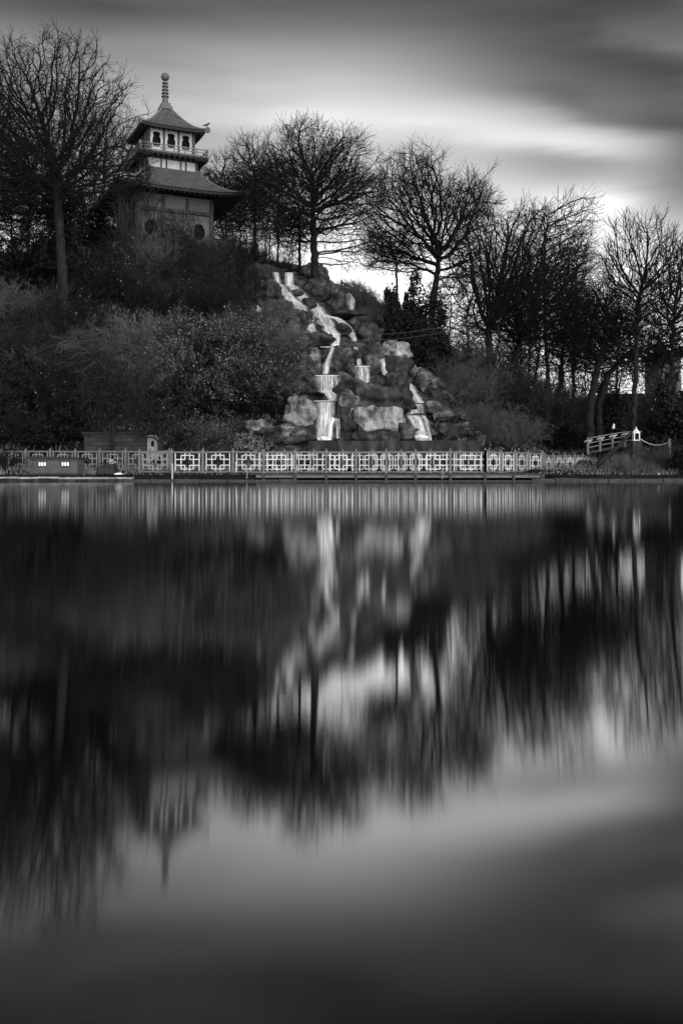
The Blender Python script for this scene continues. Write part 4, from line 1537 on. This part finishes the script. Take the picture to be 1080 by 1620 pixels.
# ------------------------------------------------------------------ handrail, cables, hilltop lattice
p0, p1 = at(540, 447, 66.3), at(594, 474, 66.3)
hr = empty('handrail', (p0.x, p0.y, float(terrain(p0.x, p0.y)))); tag(hr, 'rustic wooden handrail running down the crest above the waterfall', 'handrail')
A, B = p0 - hr.location, p1 - hr.location
for t in (.0, .42, .72, 1.0):
    q = A.lerp(B, t); m_ = MB(); m_.box((q.x, q.y, q.z - .5), (.13, .13, 1.3)); m_.build('post', M['dark_wood'], hr)
for dz in (.0, -.34):
    m_ = MB(); m_.bar(A + Vector((0, -.09, dz)), B + Vector((0, -.09, dz)), .06, .12); m_.build('rail', M['dark_wood'], hr)
for (xa, ya, xb, yb, lb) in ((575, 529, 716, 514, 'upper thin cable slung across the dark evergreen'), (572, 538, 712, 523, 'lower thin cable slung across the dark evergreen')):
    a, b = at(xa, ya, 58.5), at(xb, yb, 60)
    m_ = MB(); m_.tube([a.lerp(b, i / 12) - Vector((0, 0, .16 * math.sin(math.pi * i / 12))) for i in range(13)], .012, 5)
    tag(m_.build('cable', M['cable']), lb, 'cable')
hl = [(X_at(px, 65.6), 65.6, float(terrain(X_at(px, 65.6), 65.6))) for px in (205, 237, 269, 301)]
fence('lattice_fence', 'lattice fence half hidden by brush in front of the pagoda ground floor', hl, .25, 1.25, ('pagoda_dark', 'dull_paint'))
hl = [(X_at(px, 69), 69.0, float(terrain(X_at(px, 69), 69))) for px in (338, 368, 398)]
fence('lattice_fence', 'lattice fence right of the pagoda under the bare trees', hl, .25, 1.35, ('pagoda_dark', 'dull_paint'))

# ------------------------------------------------------------------ right bank: arched bridge, lantern, chain, leaning pole, far house
def footbridge():
    Y0, Y1 = 54.0, 57.0
    o = empty('footbridge', at(965, 700, 56)); tag(o, 'small arched footbridge with white bracketed railings on the right bank', 'bridge')
    L0 = o.location.copy()
    def rail_pts(top, dz, n=9, dy=0.0):
        pts = []
        for i in range(n):
            t = i / (n - 1)
            px = 929 + 78 * t; py = 694 - 17 * t + 4 * t * t
            pts.append(at(px, py, Y0 + (Y1 - Y0) * t + dy) - L0 - Vector((0, 0, dz)))
        return pts
    for dy in (0, 1.4):
        for dz, r_, nm, mt in ((0, .028, 'handrail', 'frame_pale'), (.26, .02, 'mid_rail', 'frame_pale'), (.50, .02, 'lower_rail', 'frame_pale')):
            m = MB(); m.tube(rail_pts(0, dz, dy=dy), r_, 6); m.build(nm, M[mt], o)
        pp = rail_pts(0, 0, 5, dy)
        for i, q in enumerate(pp):
            m = MB(); m.box((q.x, q.y, q.z - .40), (.12, .12, .9)); m.build('post', M['frame_paint'], o)
            m = MB()
            m.bar(q + Vector((-.02, -.07, -.12)), q + Vector((.24, -.07, -.05)), .05, .05); m.bar(q + Vector((.04, -.07, -.25)), q + Vector((.16, -.07, -.10)), .05, .05)
            m.bar(q + Vector((-.06, -.075, -.1)), q + Vector((-.2, -.075, -.18)), .05, .05)
            m.build('bracket', M['white_paint'], o)
    a, b = rail_pts(0, .72, 9, 0), rail_pts(0, .72, 9, 1.4)
    m = MB(); vs = a + b + [p - Vector((0, 0, .12)) for p in a] + [p - Vector((0, 0, .12)) for p in b]
    fs = []
    for i in range(8):
        fs += [(i, i + 1, 10 + i, 9 + i), (18 + i, 27 + i, 28 + i, 19 + i), (i, 18 + i, 19 + i, i + 1), (9 + i, 10 + i, 28 + i, 27 + i)]
    m.add(vs, fs); m.build('deck', M['dark_wood'], o)


footbridge()
p = at(969.5, 681, 55.5)
gl = empty('gull', p, R(60)); tag(gl, 'white gull perched on the footbridge handrail', 'bird')
m_ = MB(); m_.tube([(-.2, 0, .10), (-.1, 0, .12), (0, 0, .16), (.06, 0, .22), (.08, 0, .30), (.10, 0, .34), (.13, 0, .34), (.19, 0, .325)], [.01, .06, .085, .07, .05, .055, .04, .008], 10)
m_.build('body', M['gull'], gl, smooth=True)
m_ = MB()
for s in (-.03, .03): m_.tube([(0, s, .1), (0, s, -.01)], .01, 5)
m_.build('legs', M['dark_wood'], gl)

p = at(1005.5, 697, 51.6)
la = empty('lantern', (p.x, p.y, p.z)); tag(la, 'white framed lantern with a pointed cap at the end of the footbridge', 'lantern')
m_ = MB(); m_.box((0, 0, -.72), (.5, .5, 1.4)); m_.build('plinth', M['wet_stone'], la)
m_ = MB()
for x in (-.13, .13):
    for y in (-.13, .13): m_.box((x, y, .21), (.045, .045, .36))
m_.box((0, 0, .015), (.36, .36, .05)); m_.box((0, 0, .39), (.32, .32, .04)); m_.build('frame', M['gull'], la)
m_ = MB(); m_.lathe([(.20, .41), (.10, .54), (.03, .62), (.015, .72)], n=4); m_.build('cap', M['gull'], la)
m_ = MB(); m_.box((0, 0, .2), (.22, .22, .3)); m_.build('glass', M['void'], la)
a, b = at(1012, 694, 51.4), at(1058, 699, 50.5)
ch = empty('chain_fence', (a.x, a.y, 0)); tag(ch, 'pale sagging chain from the lantern to a short post on the right bank', 'chain')
m_ = MB(); L0 = ch.location
prev = None
for i in range(30):
    t = i / 29; q = a.lerp(b, t) - Vector((0, 0, .95 * t * (1 - t))) - L0
    if prev is not None: m_.bar(prev, q + (q - prev) * .15, .05 if i % 2 else .025, .025 if i % 2 else .05)
    prev = q
m_.build('links', M['chain'], ch)
q = b - L0; m_ = MB(); m_.box((q.x, q.y, q.z - .5), (.12, .12, 1.3)); m_.build('post', M['grey_wood'], ch)

a, b = at(943, 738, 47.2), at(998, 684, 49)
m_ = MB(); m_.tube([a, a.lerp(b, .12), a.lerp(b, .3), a.lerp(b, .6) + Vector((0, 0, -.05)), b], [.05, .16, .13, .10, .07], 9)
tag(m_.build('leaning_pole', M['leaf_dark']), 'black pole leaning over the receding end of the lattice fence', 'pole')


def far_house():
    Y = 140.0
    a, b = at(1043, 640, Y), at(1080, 560, Y)
    o = empty('far_house', ((a.x + b.x) / 2, Y + 4, a.z)); tag(o, 'far pale walled house with a dark flat roof behind the right hand trees', 'house')
    w, h = b.x - a.x, b.z - a.z
    m = MB(); m.box((0, 0, h / 2), (w * .8, 8, h)); m.build('wall', M['dimmed_white'], o)
    m = MB(); m.box((0, 0, h + .1), (w * 1.05, 9, .8)); m.build('roof', M['roof_felt'], o)
    m = MB()
    for x in (-.25, .25):
        m = MB(); m.box((x * w * .8, -4.0, h * .55), (.7, .06, 1.2)); m.build('window', M['void'], o)


far_house()

# ------------------------------------------------------------------ trees
TB = 'bare trees along the skyline'
bare_tree(104, 480, 60, [(99, 430), (95, 370), (91, 310), (91, 285)], (-42, 66, 226, 340),
          'tallest broad bare tree on the far left with a pale lower trunk', TB, n=2600, r=.44, seed=1, low=-.95, fan=1.1, step=.30, start=.35, mats=('bark_pale', 'twig'), depth=4.2)
bare_tree(-30, 470, 68, [(-25, 380), (-15, 300), (-5, 240)], (-130, 95, 75, 400), 'bare tree cut off by the left edge of the picture', TB, n=1500, r=.28, seed=2, step=.34, depth=3.5)
bare_tree(160, 400, 80, [(163, 330), (166, 280)], (105, 165, 226, 360), 'smaller bare tree between the tallest left tree and the pagoda', TB, n=1000, r=.2, seed=3, step=.34, depth=2.5)
bare_tree(45, 420, 76, [(45, 350), (50, 300)], (-10, 200, 110, 400), 'bare tree standing behind the tallest left tree', TB, n=900, r=.2, seed=4, step=.36, depth=2.5)
bare_tree(358, 400, 78, [(358, 350), (357, 310)], (318, 236, 408, 370), 'slim bare tree just right of the pagoda roof', TB, n=700, r=.16, seed=5, step=.32)
bare_tree(402, 402, 80, [(403, 340), (404, 300)], (352, 212, 448, 372), 'bare tree between the pagoda and the largest hilltop tree', TB, n=900, r=.2, seed=6, step=.34)
bare_tree(380, 402, 84, [(380, 350), (380, 320)], (345, 270, 420, 390), 'short bare tree low behind the lattice fence right of the pagoda', TB, n=600, r=.13, seed=61, step=.34)
bare_tree(440, 408, 82, [(440, 350), (441, 300)], (405, 240, 475, 380), 'thin bare tree close left of the largest hilltop tree', TB, n=600, r=.13, seed=7, step=.34)
bare_tree(499, 428, 65.5, [(497, 390), (495, 350), (494, 325)], (386, 180, 604, 392), 'largest fan shaped bare tree on the hilltop above the waterfall', TB, n=2600, r=.36, seed=8, low=-.95, fan=1.3, step=.27, start=.3,
          extra=((505, 330, 605, 425, 260),), depth=4)
bare_tree(474, 422, 68, [(474, 370), (472, 320)], (435, 250, 510, 380), 'slender bare tree touching the left side of the largest hilltop tree', TB, n=500, r=.14, seed=9, step=.3)
bare_tree(628, 452, 70, [(627, 425), (624, 400)], (584, 355, 652, 425), 'small crooked bare tree over the dark evergreen', TB, n=420, r=.13, seed=10, step=.22, jit=.4, low=-.9, fan=0)
bare_tree(682, 540, 71, [(683, 490), (688, 450), (695, 405)], (584, 240, 778, 440), 'round headed bare tree right of the crest gap with a leaning trunk', TB, n=2300, r=.36, seed=11, low=-.95, fan=1.2, step=.29, start=.3,
          extra=((690, 400, 760, 470, 140),), depth=4)
bare_tree(776, 640, 64, [(776, 580), (773, 540), (772, 515)], (712, 318, 862, 540), 'thick trunked bare tree in the middle of the right hand wood', TB, n=1500, r=.40, seed=12, low=-.95, fan=1.2, step=.28, start=.25, depth=3.2)
bare_tree(806, 640, 66, [(806, 600), (815, 560), (828, 530)], (780, 360, 930, 560), 'spreading bare tree with a trunk that bends right', TB, n=900, r=.34, seed=13, low=-.95, fan=1.4, step=.28, start=.3, depth=3.2)
bare_tree(868, 660, 74, [(866, 600), (862, 520), (860, 440), (862, 380), (868, 340)], (846, 303, 935, 470), 'tall feathery birch rising above the right hand wood', TB, n=650, r=.2, seed=14, low=-.95, step=.3, up=.5, start=.5, jit=.1,
          twigs=(2, .3, 4, .22, .35, 5), mats=('bark_pale', 'twig_mid'), tip=.011)
bare_tree(905, 680, 82, [(906, 600), (908, 520), (910, 440), (912, 390)], (876, 340, 948, 600), 'thin upright bare tree right of the feathery birch', TB, n=450, r=.15, seed=15, low=-.95, step=.33, up=.4, start=.3, tip=.012)
bare_tree(884, 670, 60, [(884, 620), (888, 570), (893, 530)], (836, 410, 950, 600), 'dense bare tree low in front of the feathery birch', TB, n=480, r=.2, seed=16, low=-.95, step=.27, start=.35)
bare_tree(932, 700, 56, [(932, 660), (938, 610), (946, 570), (960, 540), (975, 515)], (890, 430, 1010, 590), 'dark bare tree with a trunk curving up beside the footbridge', TB, n=900, r=.30, seed=17, low=-.95, step=.26, start=.45, depth=2.5)
bare_tree(945, 690, 57, [(948, 640), (962, 590), (990, 562), (1030, 552)], (985, 500, 1090, 580), 'low bare tree arching right over the footbridge', TB, n=500, r=.24, seed=171, low=-.95, step=.26, start=.7, depth=2)
bare_tree(1000, 712, 54, [(1002, 640), (1006, 580), (1008, 520), (1011, 460)], (958, 328, 1070, 540), 'tall straight bare tree rising behind the white lantern', TB, n=1500, r=.19, seed=18, low=-.98, fan=1.6, step=.26, up=.45, start=.55, jit=.12, twigs=(2, .28, 3, .28, .3, 5), depth=2, tip=.010)
bare_tree(1064, 700, 56, [(1064, 620), (1062, 560), (1066, 500)], (1030, 360, 1125, 600), 'upright forked bare tree at the right edge of the picture', TB, n=1200, r=.22, seed=19, low=-.98, fan=1.6, step=.28, up=.35, start=.3, twigs=(2, .28, 2, .3, .3, 5), depth=2.4, tip=.011)
bare_tree(740, 620, 76, [(740, 560), (738, 500)], (690, 400, 792, 580), 'slender pale stemmed bare tree left of the thick trunked one', TB, n=900, r=.13, seed=20, low=-.95, step=.34, start=.3, mats=('bark_pale', 'twig_mid'))
bare_tree(835, 650, 88, [(836, 580), (838, 500)], (790, 400, 880, 600), 'faint bare tree deep in the right hand wood', TB, n=330, r=.18, seed=201, low=-.95, step=.38, start=.3)
bare_tree(975, 680, 90, [(975, 600), (976, 540)], (925, 440, 1025, 640), 'far bare tree seen behind the tall straight one', TB, n=380, r=.18, seed=202, low=-.95, step=.4, start=.3)
bare_tree(710, 600, 84, [(711, 540), (713, 490)], (680, 420, 750, 590), 'thin bare tree showing through behind the dark evergreen', TB, n=600, r=.12, seed=203, low=-.95, step=.38, start=.3)

# bare saplings on the brushy slope below the pagoda
# massed thin trees: three shapes, copied
def massed(src, spots, label, group):
    kids = children(src)
    p0 = src.location.copy()
    for i, (px, py, Y, s) in enumerate(spots):
        g = ground_at((px - CX) * Y / F, Y)
        o = copy_tree(src, (g.x, g.y, g.z - .1), _srng.uniform(0, 6.28), (s * .9, s * .9, s), kids=kids)
        tag(o, label, 'tree', group)


GA = 'thin trees massed in the right hand wood'
LA = 'thin bare tree among the many massed between the dark evergreen and the tall straight tree'
ta = bare_tree(905, 660, 66, [(909, 610), (901, 560), (907, 510), (905, 470)], (872, 420, 940, 620), LA, GA, n=249, r=.10, seed=401, low=-.98, step=.28, up=.3, start=.03, jit=.3, tip=.010)
tb_ = bare_tree(850, 660, 70, [(845, 600), (854, 550), (846, 500), (851, 450)], (812, 375, 890, 620), LA, GA, n=249, r=.10, seed=402, low=-.98, step=.28, up=.3, start=.03, jit=.3, tip=.010)
tc_ = bare_tree(790, 660, 80, [(796, 600), (787, 550), (794, 500), (789, 450)], (748, 380, 832, 620), LA, GA, n=288, r=.12, seed=403, low=-.98, step=.30, up=.1, start=.03, jit=.3, tip=.011)
massed(ta, [(822, 0, 74, 1.05), (925, 0, 74, 1.0), (955, 0, 78, 1.0)], LA, GA)
massed(tb_, [(815, 0, 86, 1.1), (890, 0, 88, 1.1), (980, 0, 82, 1.0), (1045, 0, 78, 1.0)], LA, GA)
massed(tc_, [(848, 0, 92, 1.1), (1000, 0, 96, 1.1)], LA, GA)
LB, GB = 'thin bare tree massed behind the pagoda between the two hilltop giants', 'thin trees massed behind the pagoda'
td = bare_tree(350, 396, 84, [(353, 370), (347, 345), (352, 310)], (322, 262, 380, 392), LB, GB, n=336, r=.11, seed=404, low=-.98, step=.3, up=.2, start=.03, jit=.3, tip=.011)
massed(td, [(336, 0, 80, .9), (388, 0, 79, .8), (425, 0, 80, .85), (460, 0, 84, .85)], LB, GB)
LC, GC = 'thin bare tree massed behind the tallest left tree', 'thin trees massed at the far left'
te = bare_tree(130, 400, 82, [(127, 370), (133, 345), (129, 310)], (95, 240, 168, 395), LC, GC, n=368, r=.12, seed=405, low=-.98, step=.32, up=.15, start=.03, jit=.3, tip=.011)
massed(te, [(20, 0, 80, 1.1), (75, 0, 84, 1.2), (150, 0, 86, 1.1), (178, 0, 82, .95), (-10, 0, 84, 1.3), (110, 0, 88, 1.2), (205, 0, 86, .9)], LC, GC)

for i, (px, py, top, w, lb) in enumerate(((330, 505, 372, 26, 'thin bare sapling below the right corner of the pagoda'), (352, 500, 366, 22, 'pale bare sapling left of the waterfall top'),
                                          (385, 490, 392, 22, 'bare sapling beside the dim rocks at the waterfall top'), (290, 440, 325, 30, 'spindly bare sapling in front of the pagoda wall'),
                                          (178, 705, 560, 50, 'bare spreading tree in front of the low stone hut'), (252, 705, 620, 34, 'bare bush tree beside the pale stone hut door'))):
    Y = ground_px(px, py).y if py < 650 else 50.35
    bare_tree(px, py, Y, [(px + 1, py - (py - top) * .3), (px, py - (py - top) * .55)], (px - w, top, px + w, py - (py - top) * .15), lb, 'thin trees on the slope', n=420, r=.05 if py < 650 else .14, seed=300 + i,
              low=-.9, step=.2, start=.3, tip=.009, mats=('bark_pale', 'twig_mid'), name='sapling', twigs=(2, .2, 2, .5, .1, 5))

# ------------------------------------------------------------------ dark evergreen beside the cascade, holly under the left tree
def evergreen(px0, py0, px1, py1, Y, label, seed, n=16000, cl=110, size=.11, mat='leaf_dark', group='dark evergreens'):
    rg = np.random.default_rng(seed)
    a, b = at(px0, py1, Y), at(px1, py0, Y)
    w, h = (b.x - a.x) / 2, b.z - a.z
    cx = (a.x + b.x) / 2
    o = empty('evergreen_tree', (cx, Y, a.z)); tag(o, label, 'tree', group)
    C = clump_points(n, rg, w * .9, h * .92, cl, .22, .25, 2.5)
    V, Q = leaf_quads(C, size, rg, .45); np_mesh('crown', V, Q, M[mat], o)
    gz = float(terrain(cx, Y)) - a.z
    m = MB()
    m.tube([(0, 0, min(gz, 0) - .2), (.05, 0, h * .3), (-.05, 0, h * .75)], [w * .10, w * .07, .03], 8)
    for i in range(10):
        t = rg.uniform(0, 6.28); z0 = rg.uniform(.1, .5) * h
        m.tube([(0, 0, z0), (math.cos(t) * w * .4, math.sin(t) * w * .4, z0 + h * .18), (math.cos(t) * w * .75, math.sin(t) * w * .75, z0 + h * .25)], [.06, .04, .015], 5)
    m.build('trunk', M['twig'], o)


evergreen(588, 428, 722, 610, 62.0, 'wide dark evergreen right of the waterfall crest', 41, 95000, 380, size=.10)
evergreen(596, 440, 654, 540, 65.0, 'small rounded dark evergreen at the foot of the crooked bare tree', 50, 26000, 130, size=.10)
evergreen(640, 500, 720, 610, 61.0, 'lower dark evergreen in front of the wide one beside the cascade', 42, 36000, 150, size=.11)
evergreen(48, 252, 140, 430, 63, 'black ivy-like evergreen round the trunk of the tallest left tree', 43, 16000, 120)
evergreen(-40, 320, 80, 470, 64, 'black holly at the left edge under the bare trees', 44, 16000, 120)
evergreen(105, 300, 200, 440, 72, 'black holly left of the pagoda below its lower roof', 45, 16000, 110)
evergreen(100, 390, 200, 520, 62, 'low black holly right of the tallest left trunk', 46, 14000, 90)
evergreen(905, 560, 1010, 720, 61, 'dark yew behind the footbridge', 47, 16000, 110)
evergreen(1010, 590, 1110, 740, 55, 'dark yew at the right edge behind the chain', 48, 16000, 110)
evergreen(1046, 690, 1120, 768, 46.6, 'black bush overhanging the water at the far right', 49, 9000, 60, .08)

# ------------------------------------------------------------------ shrubs
G1 = 'leafless thickets on the slope below the pagoda'
for (k, px, py, s) in (('dim', 190, 420, 1.0), ('thicket', 225, 410, .9), ('thicket', 262, 412, .8), ('dim', 300, 410, .75), ('thicket', 335, 415, .75), ('dim', 365, 410, .8), ('dim', 395, 415, .75),
                       ('dim2', 205, 450, 1.1), ('thicket', 245, 445, 1.1), ('dim', 285, 450, 1.0), ('thicket', 318, 446, 1.0), ('dim2', 350, 452, .9), ('dim', 380, 455, .8),
                       ('dim', 150, 480, 1.1), ('dim2', 215, 490, 1.1), ('dim', 265, 495, 1.1), ('dim2', 305, 500, 1.0), ('dim', 345, 495, .9), ('thicket2', 378, 480, .8), ('dim', 405, 470, .7)):
    shrub(k, px, py, s, 'leafless thicket on the steep slope between the pagoda and the leafy bushes', G1)
for (px, py, s) in ((196, 402, 1.5), (214, 398, 1.7), (234, 400, 1.4), (256, 399, 1.2), (290, 402, .9)):
    shrub('whips', px, py, s, 'tall twiggy stems screening the pagoda ground floor', 'tall stems in front of the pagoda')
for (k, px, Y, s) in (('dim', 340, 74, 1.0), ('dim2', 362, 76, 1.1), ('dim', 385, 74, 1.0), ('dim2', 408, 75, 1.0), ('dim', 430, 74, .9), ('dim2', 452, 74, .9), ('dim', 474, 73, .8), ('dim', 350, 82, 1.4), ('dim2', 395, 83, 1.4), ('dim', 440, 82, 1.3),
                      ('dim', 20, 76, 1.3), ('dim2', 70, 75, 1.4), ('dim', 115, 77, 1.4), ('dim2', 165, 76, 1.2), ('dim', 140, 84, 1.5), ('dim2', 50, 84, 1.5)):
    shrub(k, px, 0, s, 'dim tangled thicket under the bare trees along the hilltop', 'dim thickets along the hilltop', Y=Y)
G2 = 'arching bare bushes on the left slope'
for (k, px, py, s) in (('arch', 30, 500, 1.1), ('dim', 70, 530, 1.1), ('arch', 15, 570, 1.1), ('arch', 95, 560, 1.1), ('dim2', 140, 540, 1.1), ('arch', 55, 610, 1.1), ('dim', 110, 620, 1.1), ('arch', 175, 590, 1.15),
                       ('dim', 10, 650, 1.1), ('arch', 210, 560, 1.1), ('dim', 140, 640, 1.0), ('dim2', 85, 665, 1.0), ('arch', 180, 645, .9), ('arch', 225, 630, 1.0), ('dim', 30, 700, .9)):
    shrub(k, px, py, s, 'arching bare bush on the dark slope above the grey hut', G2)
G3 = 'glossy leaved bushes left of the waterfall'
for (px, py, s) in ((255, 560, 1.0), (301, 555, 1.05), (345, 555, 1.0), (390, 550, .95), (425, 545, .8), (275, 605, 1.0), (325, 610, 1.05), (374, 605, 1.0), (420, 600, .95), (447, 590, .8), (300, 650, .9), (350, 650, .95), (400, 640, .9), (436, 640, .7), (290, 695, .6), (335, 700, .5)):
    shrub('spray' if int(px) % 2 else 'spray2', px, py, s, 'glossy leaved bush in the bank between the stone hut and the waterfall', G3)
for (px, py, s) in ((300, 640, .8), (350, 645, .85), (395, 640, .8), (325, 585, .8), (380, 580, .8), (275, 660, .7), (430, 650, .6)):
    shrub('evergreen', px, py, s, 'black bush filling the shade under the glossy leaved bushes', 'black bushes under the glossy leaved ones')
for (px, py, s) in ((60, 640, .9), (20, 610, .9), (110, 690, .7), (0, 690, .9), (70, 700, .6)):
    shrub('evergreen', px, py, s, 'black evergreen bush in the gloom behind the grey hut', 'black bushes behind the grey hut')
for (px, py, s) in ((455, 560, .8), (462, 575, .7), (440, 520, .7), (425, 510, .7), (470, 600, .6)):
    shrub('pale', px, py, s, 'pale twiggy bush hugging the left edge of the cascade', 'pale twigs at the left edge of the cascade')
for (px, py, s) in ((692, 652, .26), (728, 668, .30), (752, 686, .26), (625, 607, .22), (600, 610, .24), (560, 612, .24), (580, 606, .2), (548, 482, .22), (470, 612, .22), (640, 606, .2), (438, 700, .25), (716, 660, .24)):
    o = shrub('pale', px, py, s, 'wiry tuft rooted in a joint of the cascade rocks', 'wiry tufts in the rock joints', cat='plant')
    o.location = at(px, py, ground_px(px, py).y - .75)
for (k, px, Y, s) in (('thicket', 725, 59, 1.1), ('thicket2', 752, 60, 1.25), ('thicket', 780, 61, 1.5), ('dim', 808, 60, 1.5), ('thicket', 832, 61, 1.55), ('thicket2', 860, 60, 1.4), ('thicket', 884, 61, 1.5), ('dim', 908, 60, 1.3), ('thicket', 742, 64, 1.6), ('thicket2', 796, 65, 1.7), ('thicket', 846, 65, 1.7), ('dim', 896, 65, 1.6)):
    shrub(k, px, 0, s, 'tall grey thicket rising behind the pale bushes right of the waterfall', 'tall grey thickets right of the waterfall', Y=Y)
shrub('dim', 8, 0, .55, 'dim twiggy bush in front of the left end of the dull fence', 'dim bushes by the dull fence', Y=48.3)
for (px, py, s) in ((540, 466, .5), (556, 478, .55), (572, 486, .55), (588, 494, .5), (566, 462, .4), (584, 476, .4), (600, 500, .6), (580, 510, .5), (520, 448, .5)):
    shrub('thicket', px, py, s, 'scrubby bush on the crest between the cascade and the wide evergreen', 'scrub along the waterfall crest')
for (px, py, s) in ((380, 420, .5), (400, 412, .5), (420, 410, .45), (445, 412, .45), (470, 416, .45), (500, 426, .5), (525, 436, .45), (360, 405, .6), (430, 400, .5)):
    shrub('evergreen', px, py, s, 'low dark bush on the hilltop above the waterfall lip', 'low dark bushes above the waterfall lip')
G4 = 'pale twiggy bushes right of the waterfall'
for (k, px, py, s) in (('pale', 690, 610, .8), ('pale', 712, 640, .8), ('thicket', 700, 590, .8), ('thicket', 735, 640, 1.0), ('pale', 745, 680, .8), ('thicket', 765, 660, 1.1), ('pale', 790, 695, 1.1), ('thicket', 800, 655, 1.2),
                       ('thicket2', 830, 660, 1.1), ('pale', 840, 700, 1.1), ('thicket', 865, 695, 1.2), ('thicket2', 890, 700, 1.1), ('thicket', 770, 610, 1.1), ('dim', 735, 600, 1.1), ('thicket', 905, 705, .9), ('dim', 920, 690, 1.0),
                       ('thicket', 760, 700, .7), ('pale', 815, 705, .9)):
    shrub(k, px, py, s, 'pale twiggy bush on the slope between the waterfall and the footbridge', G4)
for (k, px, Y, s) in (('dim', 715, 70, 1.5), ('dim', 745, 69, 1.7), ('dim2', 775, 71, 1.8), ('dim', 805, 69, 1.9), ('dim2', 835, 70, 1.9), ('dim', 865, 69, 1.9), ('dim2', 893, 70, 1.8), ('dim', 918, 68, 1.7), ('dim2', 940, 70, 1.6),
                      ('dim', 735, 78, 1.7), ('dim2', 790, 79, 1.6), ('dim', 850, 78, 1.6), ('dim2', 910, 79, 1.6), ('dim', 960, 77, 1.6), ('dim', 1030, 74, 1.8), ('dim2', 1070, 74, 1.9)):
    shrub(k, px, 0, s, 'tall dim thicket among the trunks of the right hand wood', 'tall dim thickets under the right hand wood', Y=Y)
for (px, py, Y, s) in ((740, 600, 86, 2.0), (790, 600, 88, 2.1), (840, 640, 90, 2.2), (890, 640, 92, 2.2), (935, 650, 92, 2.3), (985, 650, 95, 2.4), (1035, 650, 97, 2.5), (1085, 650, 97, 2.5)):
    shrub('evergreen', px, py, s, 'dark bush closing the view behind the right hand trunks', 'dark bushes behind the right hand wood', Y=Y)
for (k, px, py, s, Y) in (('whips', 972, 720, .45, 50), ('whips', 985, 720, .40, 48.5), ('whips', 1000, 725, .42, 48.2), ('whips', 1022, 725, .45, 48.6), ('pale', 975, 745, .4, 46.8), ('pale', 990, 745, .45, 46.8), ('thicket', 1034, 735, .45, 48), ('thicket', 1060, 730, .6, 48.5), ('whips', 1050, 740, .5, 47.2), ('pale', 1020, 748, .35, 46.6)):
    shrub(k, px, py, s, 'tuft of upright bare stems on the right bank by the water', 'bare stems on the right bank', Y=Y)
for (px, Y, s) in ((90, 51, .5), (110, 51, .55), (130, 51, .55), (150, 51, .5), (70, 51, .5), (705, 52.5, .5), (722, 52.2, .6), (740, 51.8, .6), (745, 50.6, .5), (300, 47.6, .3), (345, 47.4, .3), (395, 47.4, .28)):
    o = shrub('low', px, 700, s, 'low leafy plant growing at the foot of a wall or rock by the fences', 'low leafy plants by the walls', cat='plant', Y=Y)
    if 560 < px < 620: o.location = at(px, 651, 51.2)
    if 700 <= px < 747: o.location.z = at(px, 668, Y).z if px < 730 else at(px, 690, Y).z

for (k, px, py, lb) in ((0, 411, 505, 'spray of white blossom left of the upper streams'),):
    p = ground_px(px, py) + Vector((0, -.9, .3))
    rg = np.random.default_rng(8); C = rg.normal(0, 1, (60, 3)) * .08 + np.array([0, 0, .1])
    V, Q = leaf_quads(C, .05, rg, .7); o = np_mesh('blossom', V, Q, M['gull']); o.location = p; tag(o, lb, 'flowers')

# ------------------------------------------------------------------ dry grass, litter and ivy: nobody could count it
def ground_cover():
    rg = np.random.default_rng(77)
    n = 46000
    X = rg.uniform(-26, 28, n); Y = 46 + 28 * rg.random(n) ** 1.3
    px = X / Y * F + CX
    Z = terrain(X, Y)
    py = YH - (Z - CH) * F / Y
    inside = (px > np.interp(py, _py, _xl) - 4) & (px < np.interp(py, _py, _xr) + 4) & (py > 404)
    dens = (np.sin(X * 1.7) * np.sin(Y * 1.3 + X) + rg.normal(0, .6, n)) > -.3
    ok = ~inside & dens & (Y > shore(X) + .2) & ~((Y < 49) & (X > -3.9) & (X < 9.4))
    X, Y, Z = X[ok], Y[ok], Z[ok]; n = len(X)
    h = rg.uniform(.10, .40, n); a = rg.uniform(0, 6.28, n); l = rg.normal(0, .12, (n, 2))
    w = .016
    b = np.stack([X, Y, Z - .02], -1)
    s = np.stack([np.cos(a) * w, np.sin(a) * w, 0 * a], -1)
    m = b + np.stack([l[:, 0] * .4, l[:, 1] * .4, h * .6], -1)
    t = b + np.stack([l[:, 0], l[:, 1], h], -1)
    V = np.stack([b - s, b + s, m + s * .6, t, m - s * .6], 1).reshape(-1, 3)
    Q = np.arange(5 * n).reshape(n, 5)
    tag(np_mesh('dry_grass', V, Q, M['grass']), kind='stuff')
    n = 26000
    X = rg.uniform(-26, 28, n); Y = 46 + 26 * rg.random(n) ** 1.2
    ok = Y > shore(X) + .1
    X, Y = X[ok], Y[ok]
    X = np.concatenate([X, rng.uniform(-5.6, -1.5, 5200)]); Y = np.concatenate([Y, rng.uniform(49.2, 53.0, 5200)])
    C = np.stack([X, Y, terrain(X, Y) + .03], -1)
    V, Q = leaf_quads(C, .05, rg, .55, upbias=2.0)
    tag(np_mesh('leaf_litter', V, Q, M['leaf_pale']), kind='stuff')


ground_cover()

for k, o in PROTO.items():          # shapes that found no place
    if not _used[k]:
        for c_ in _kids[k]: bpy.data.objects.remove(c_)
        bpy.data.objects.remove(o)
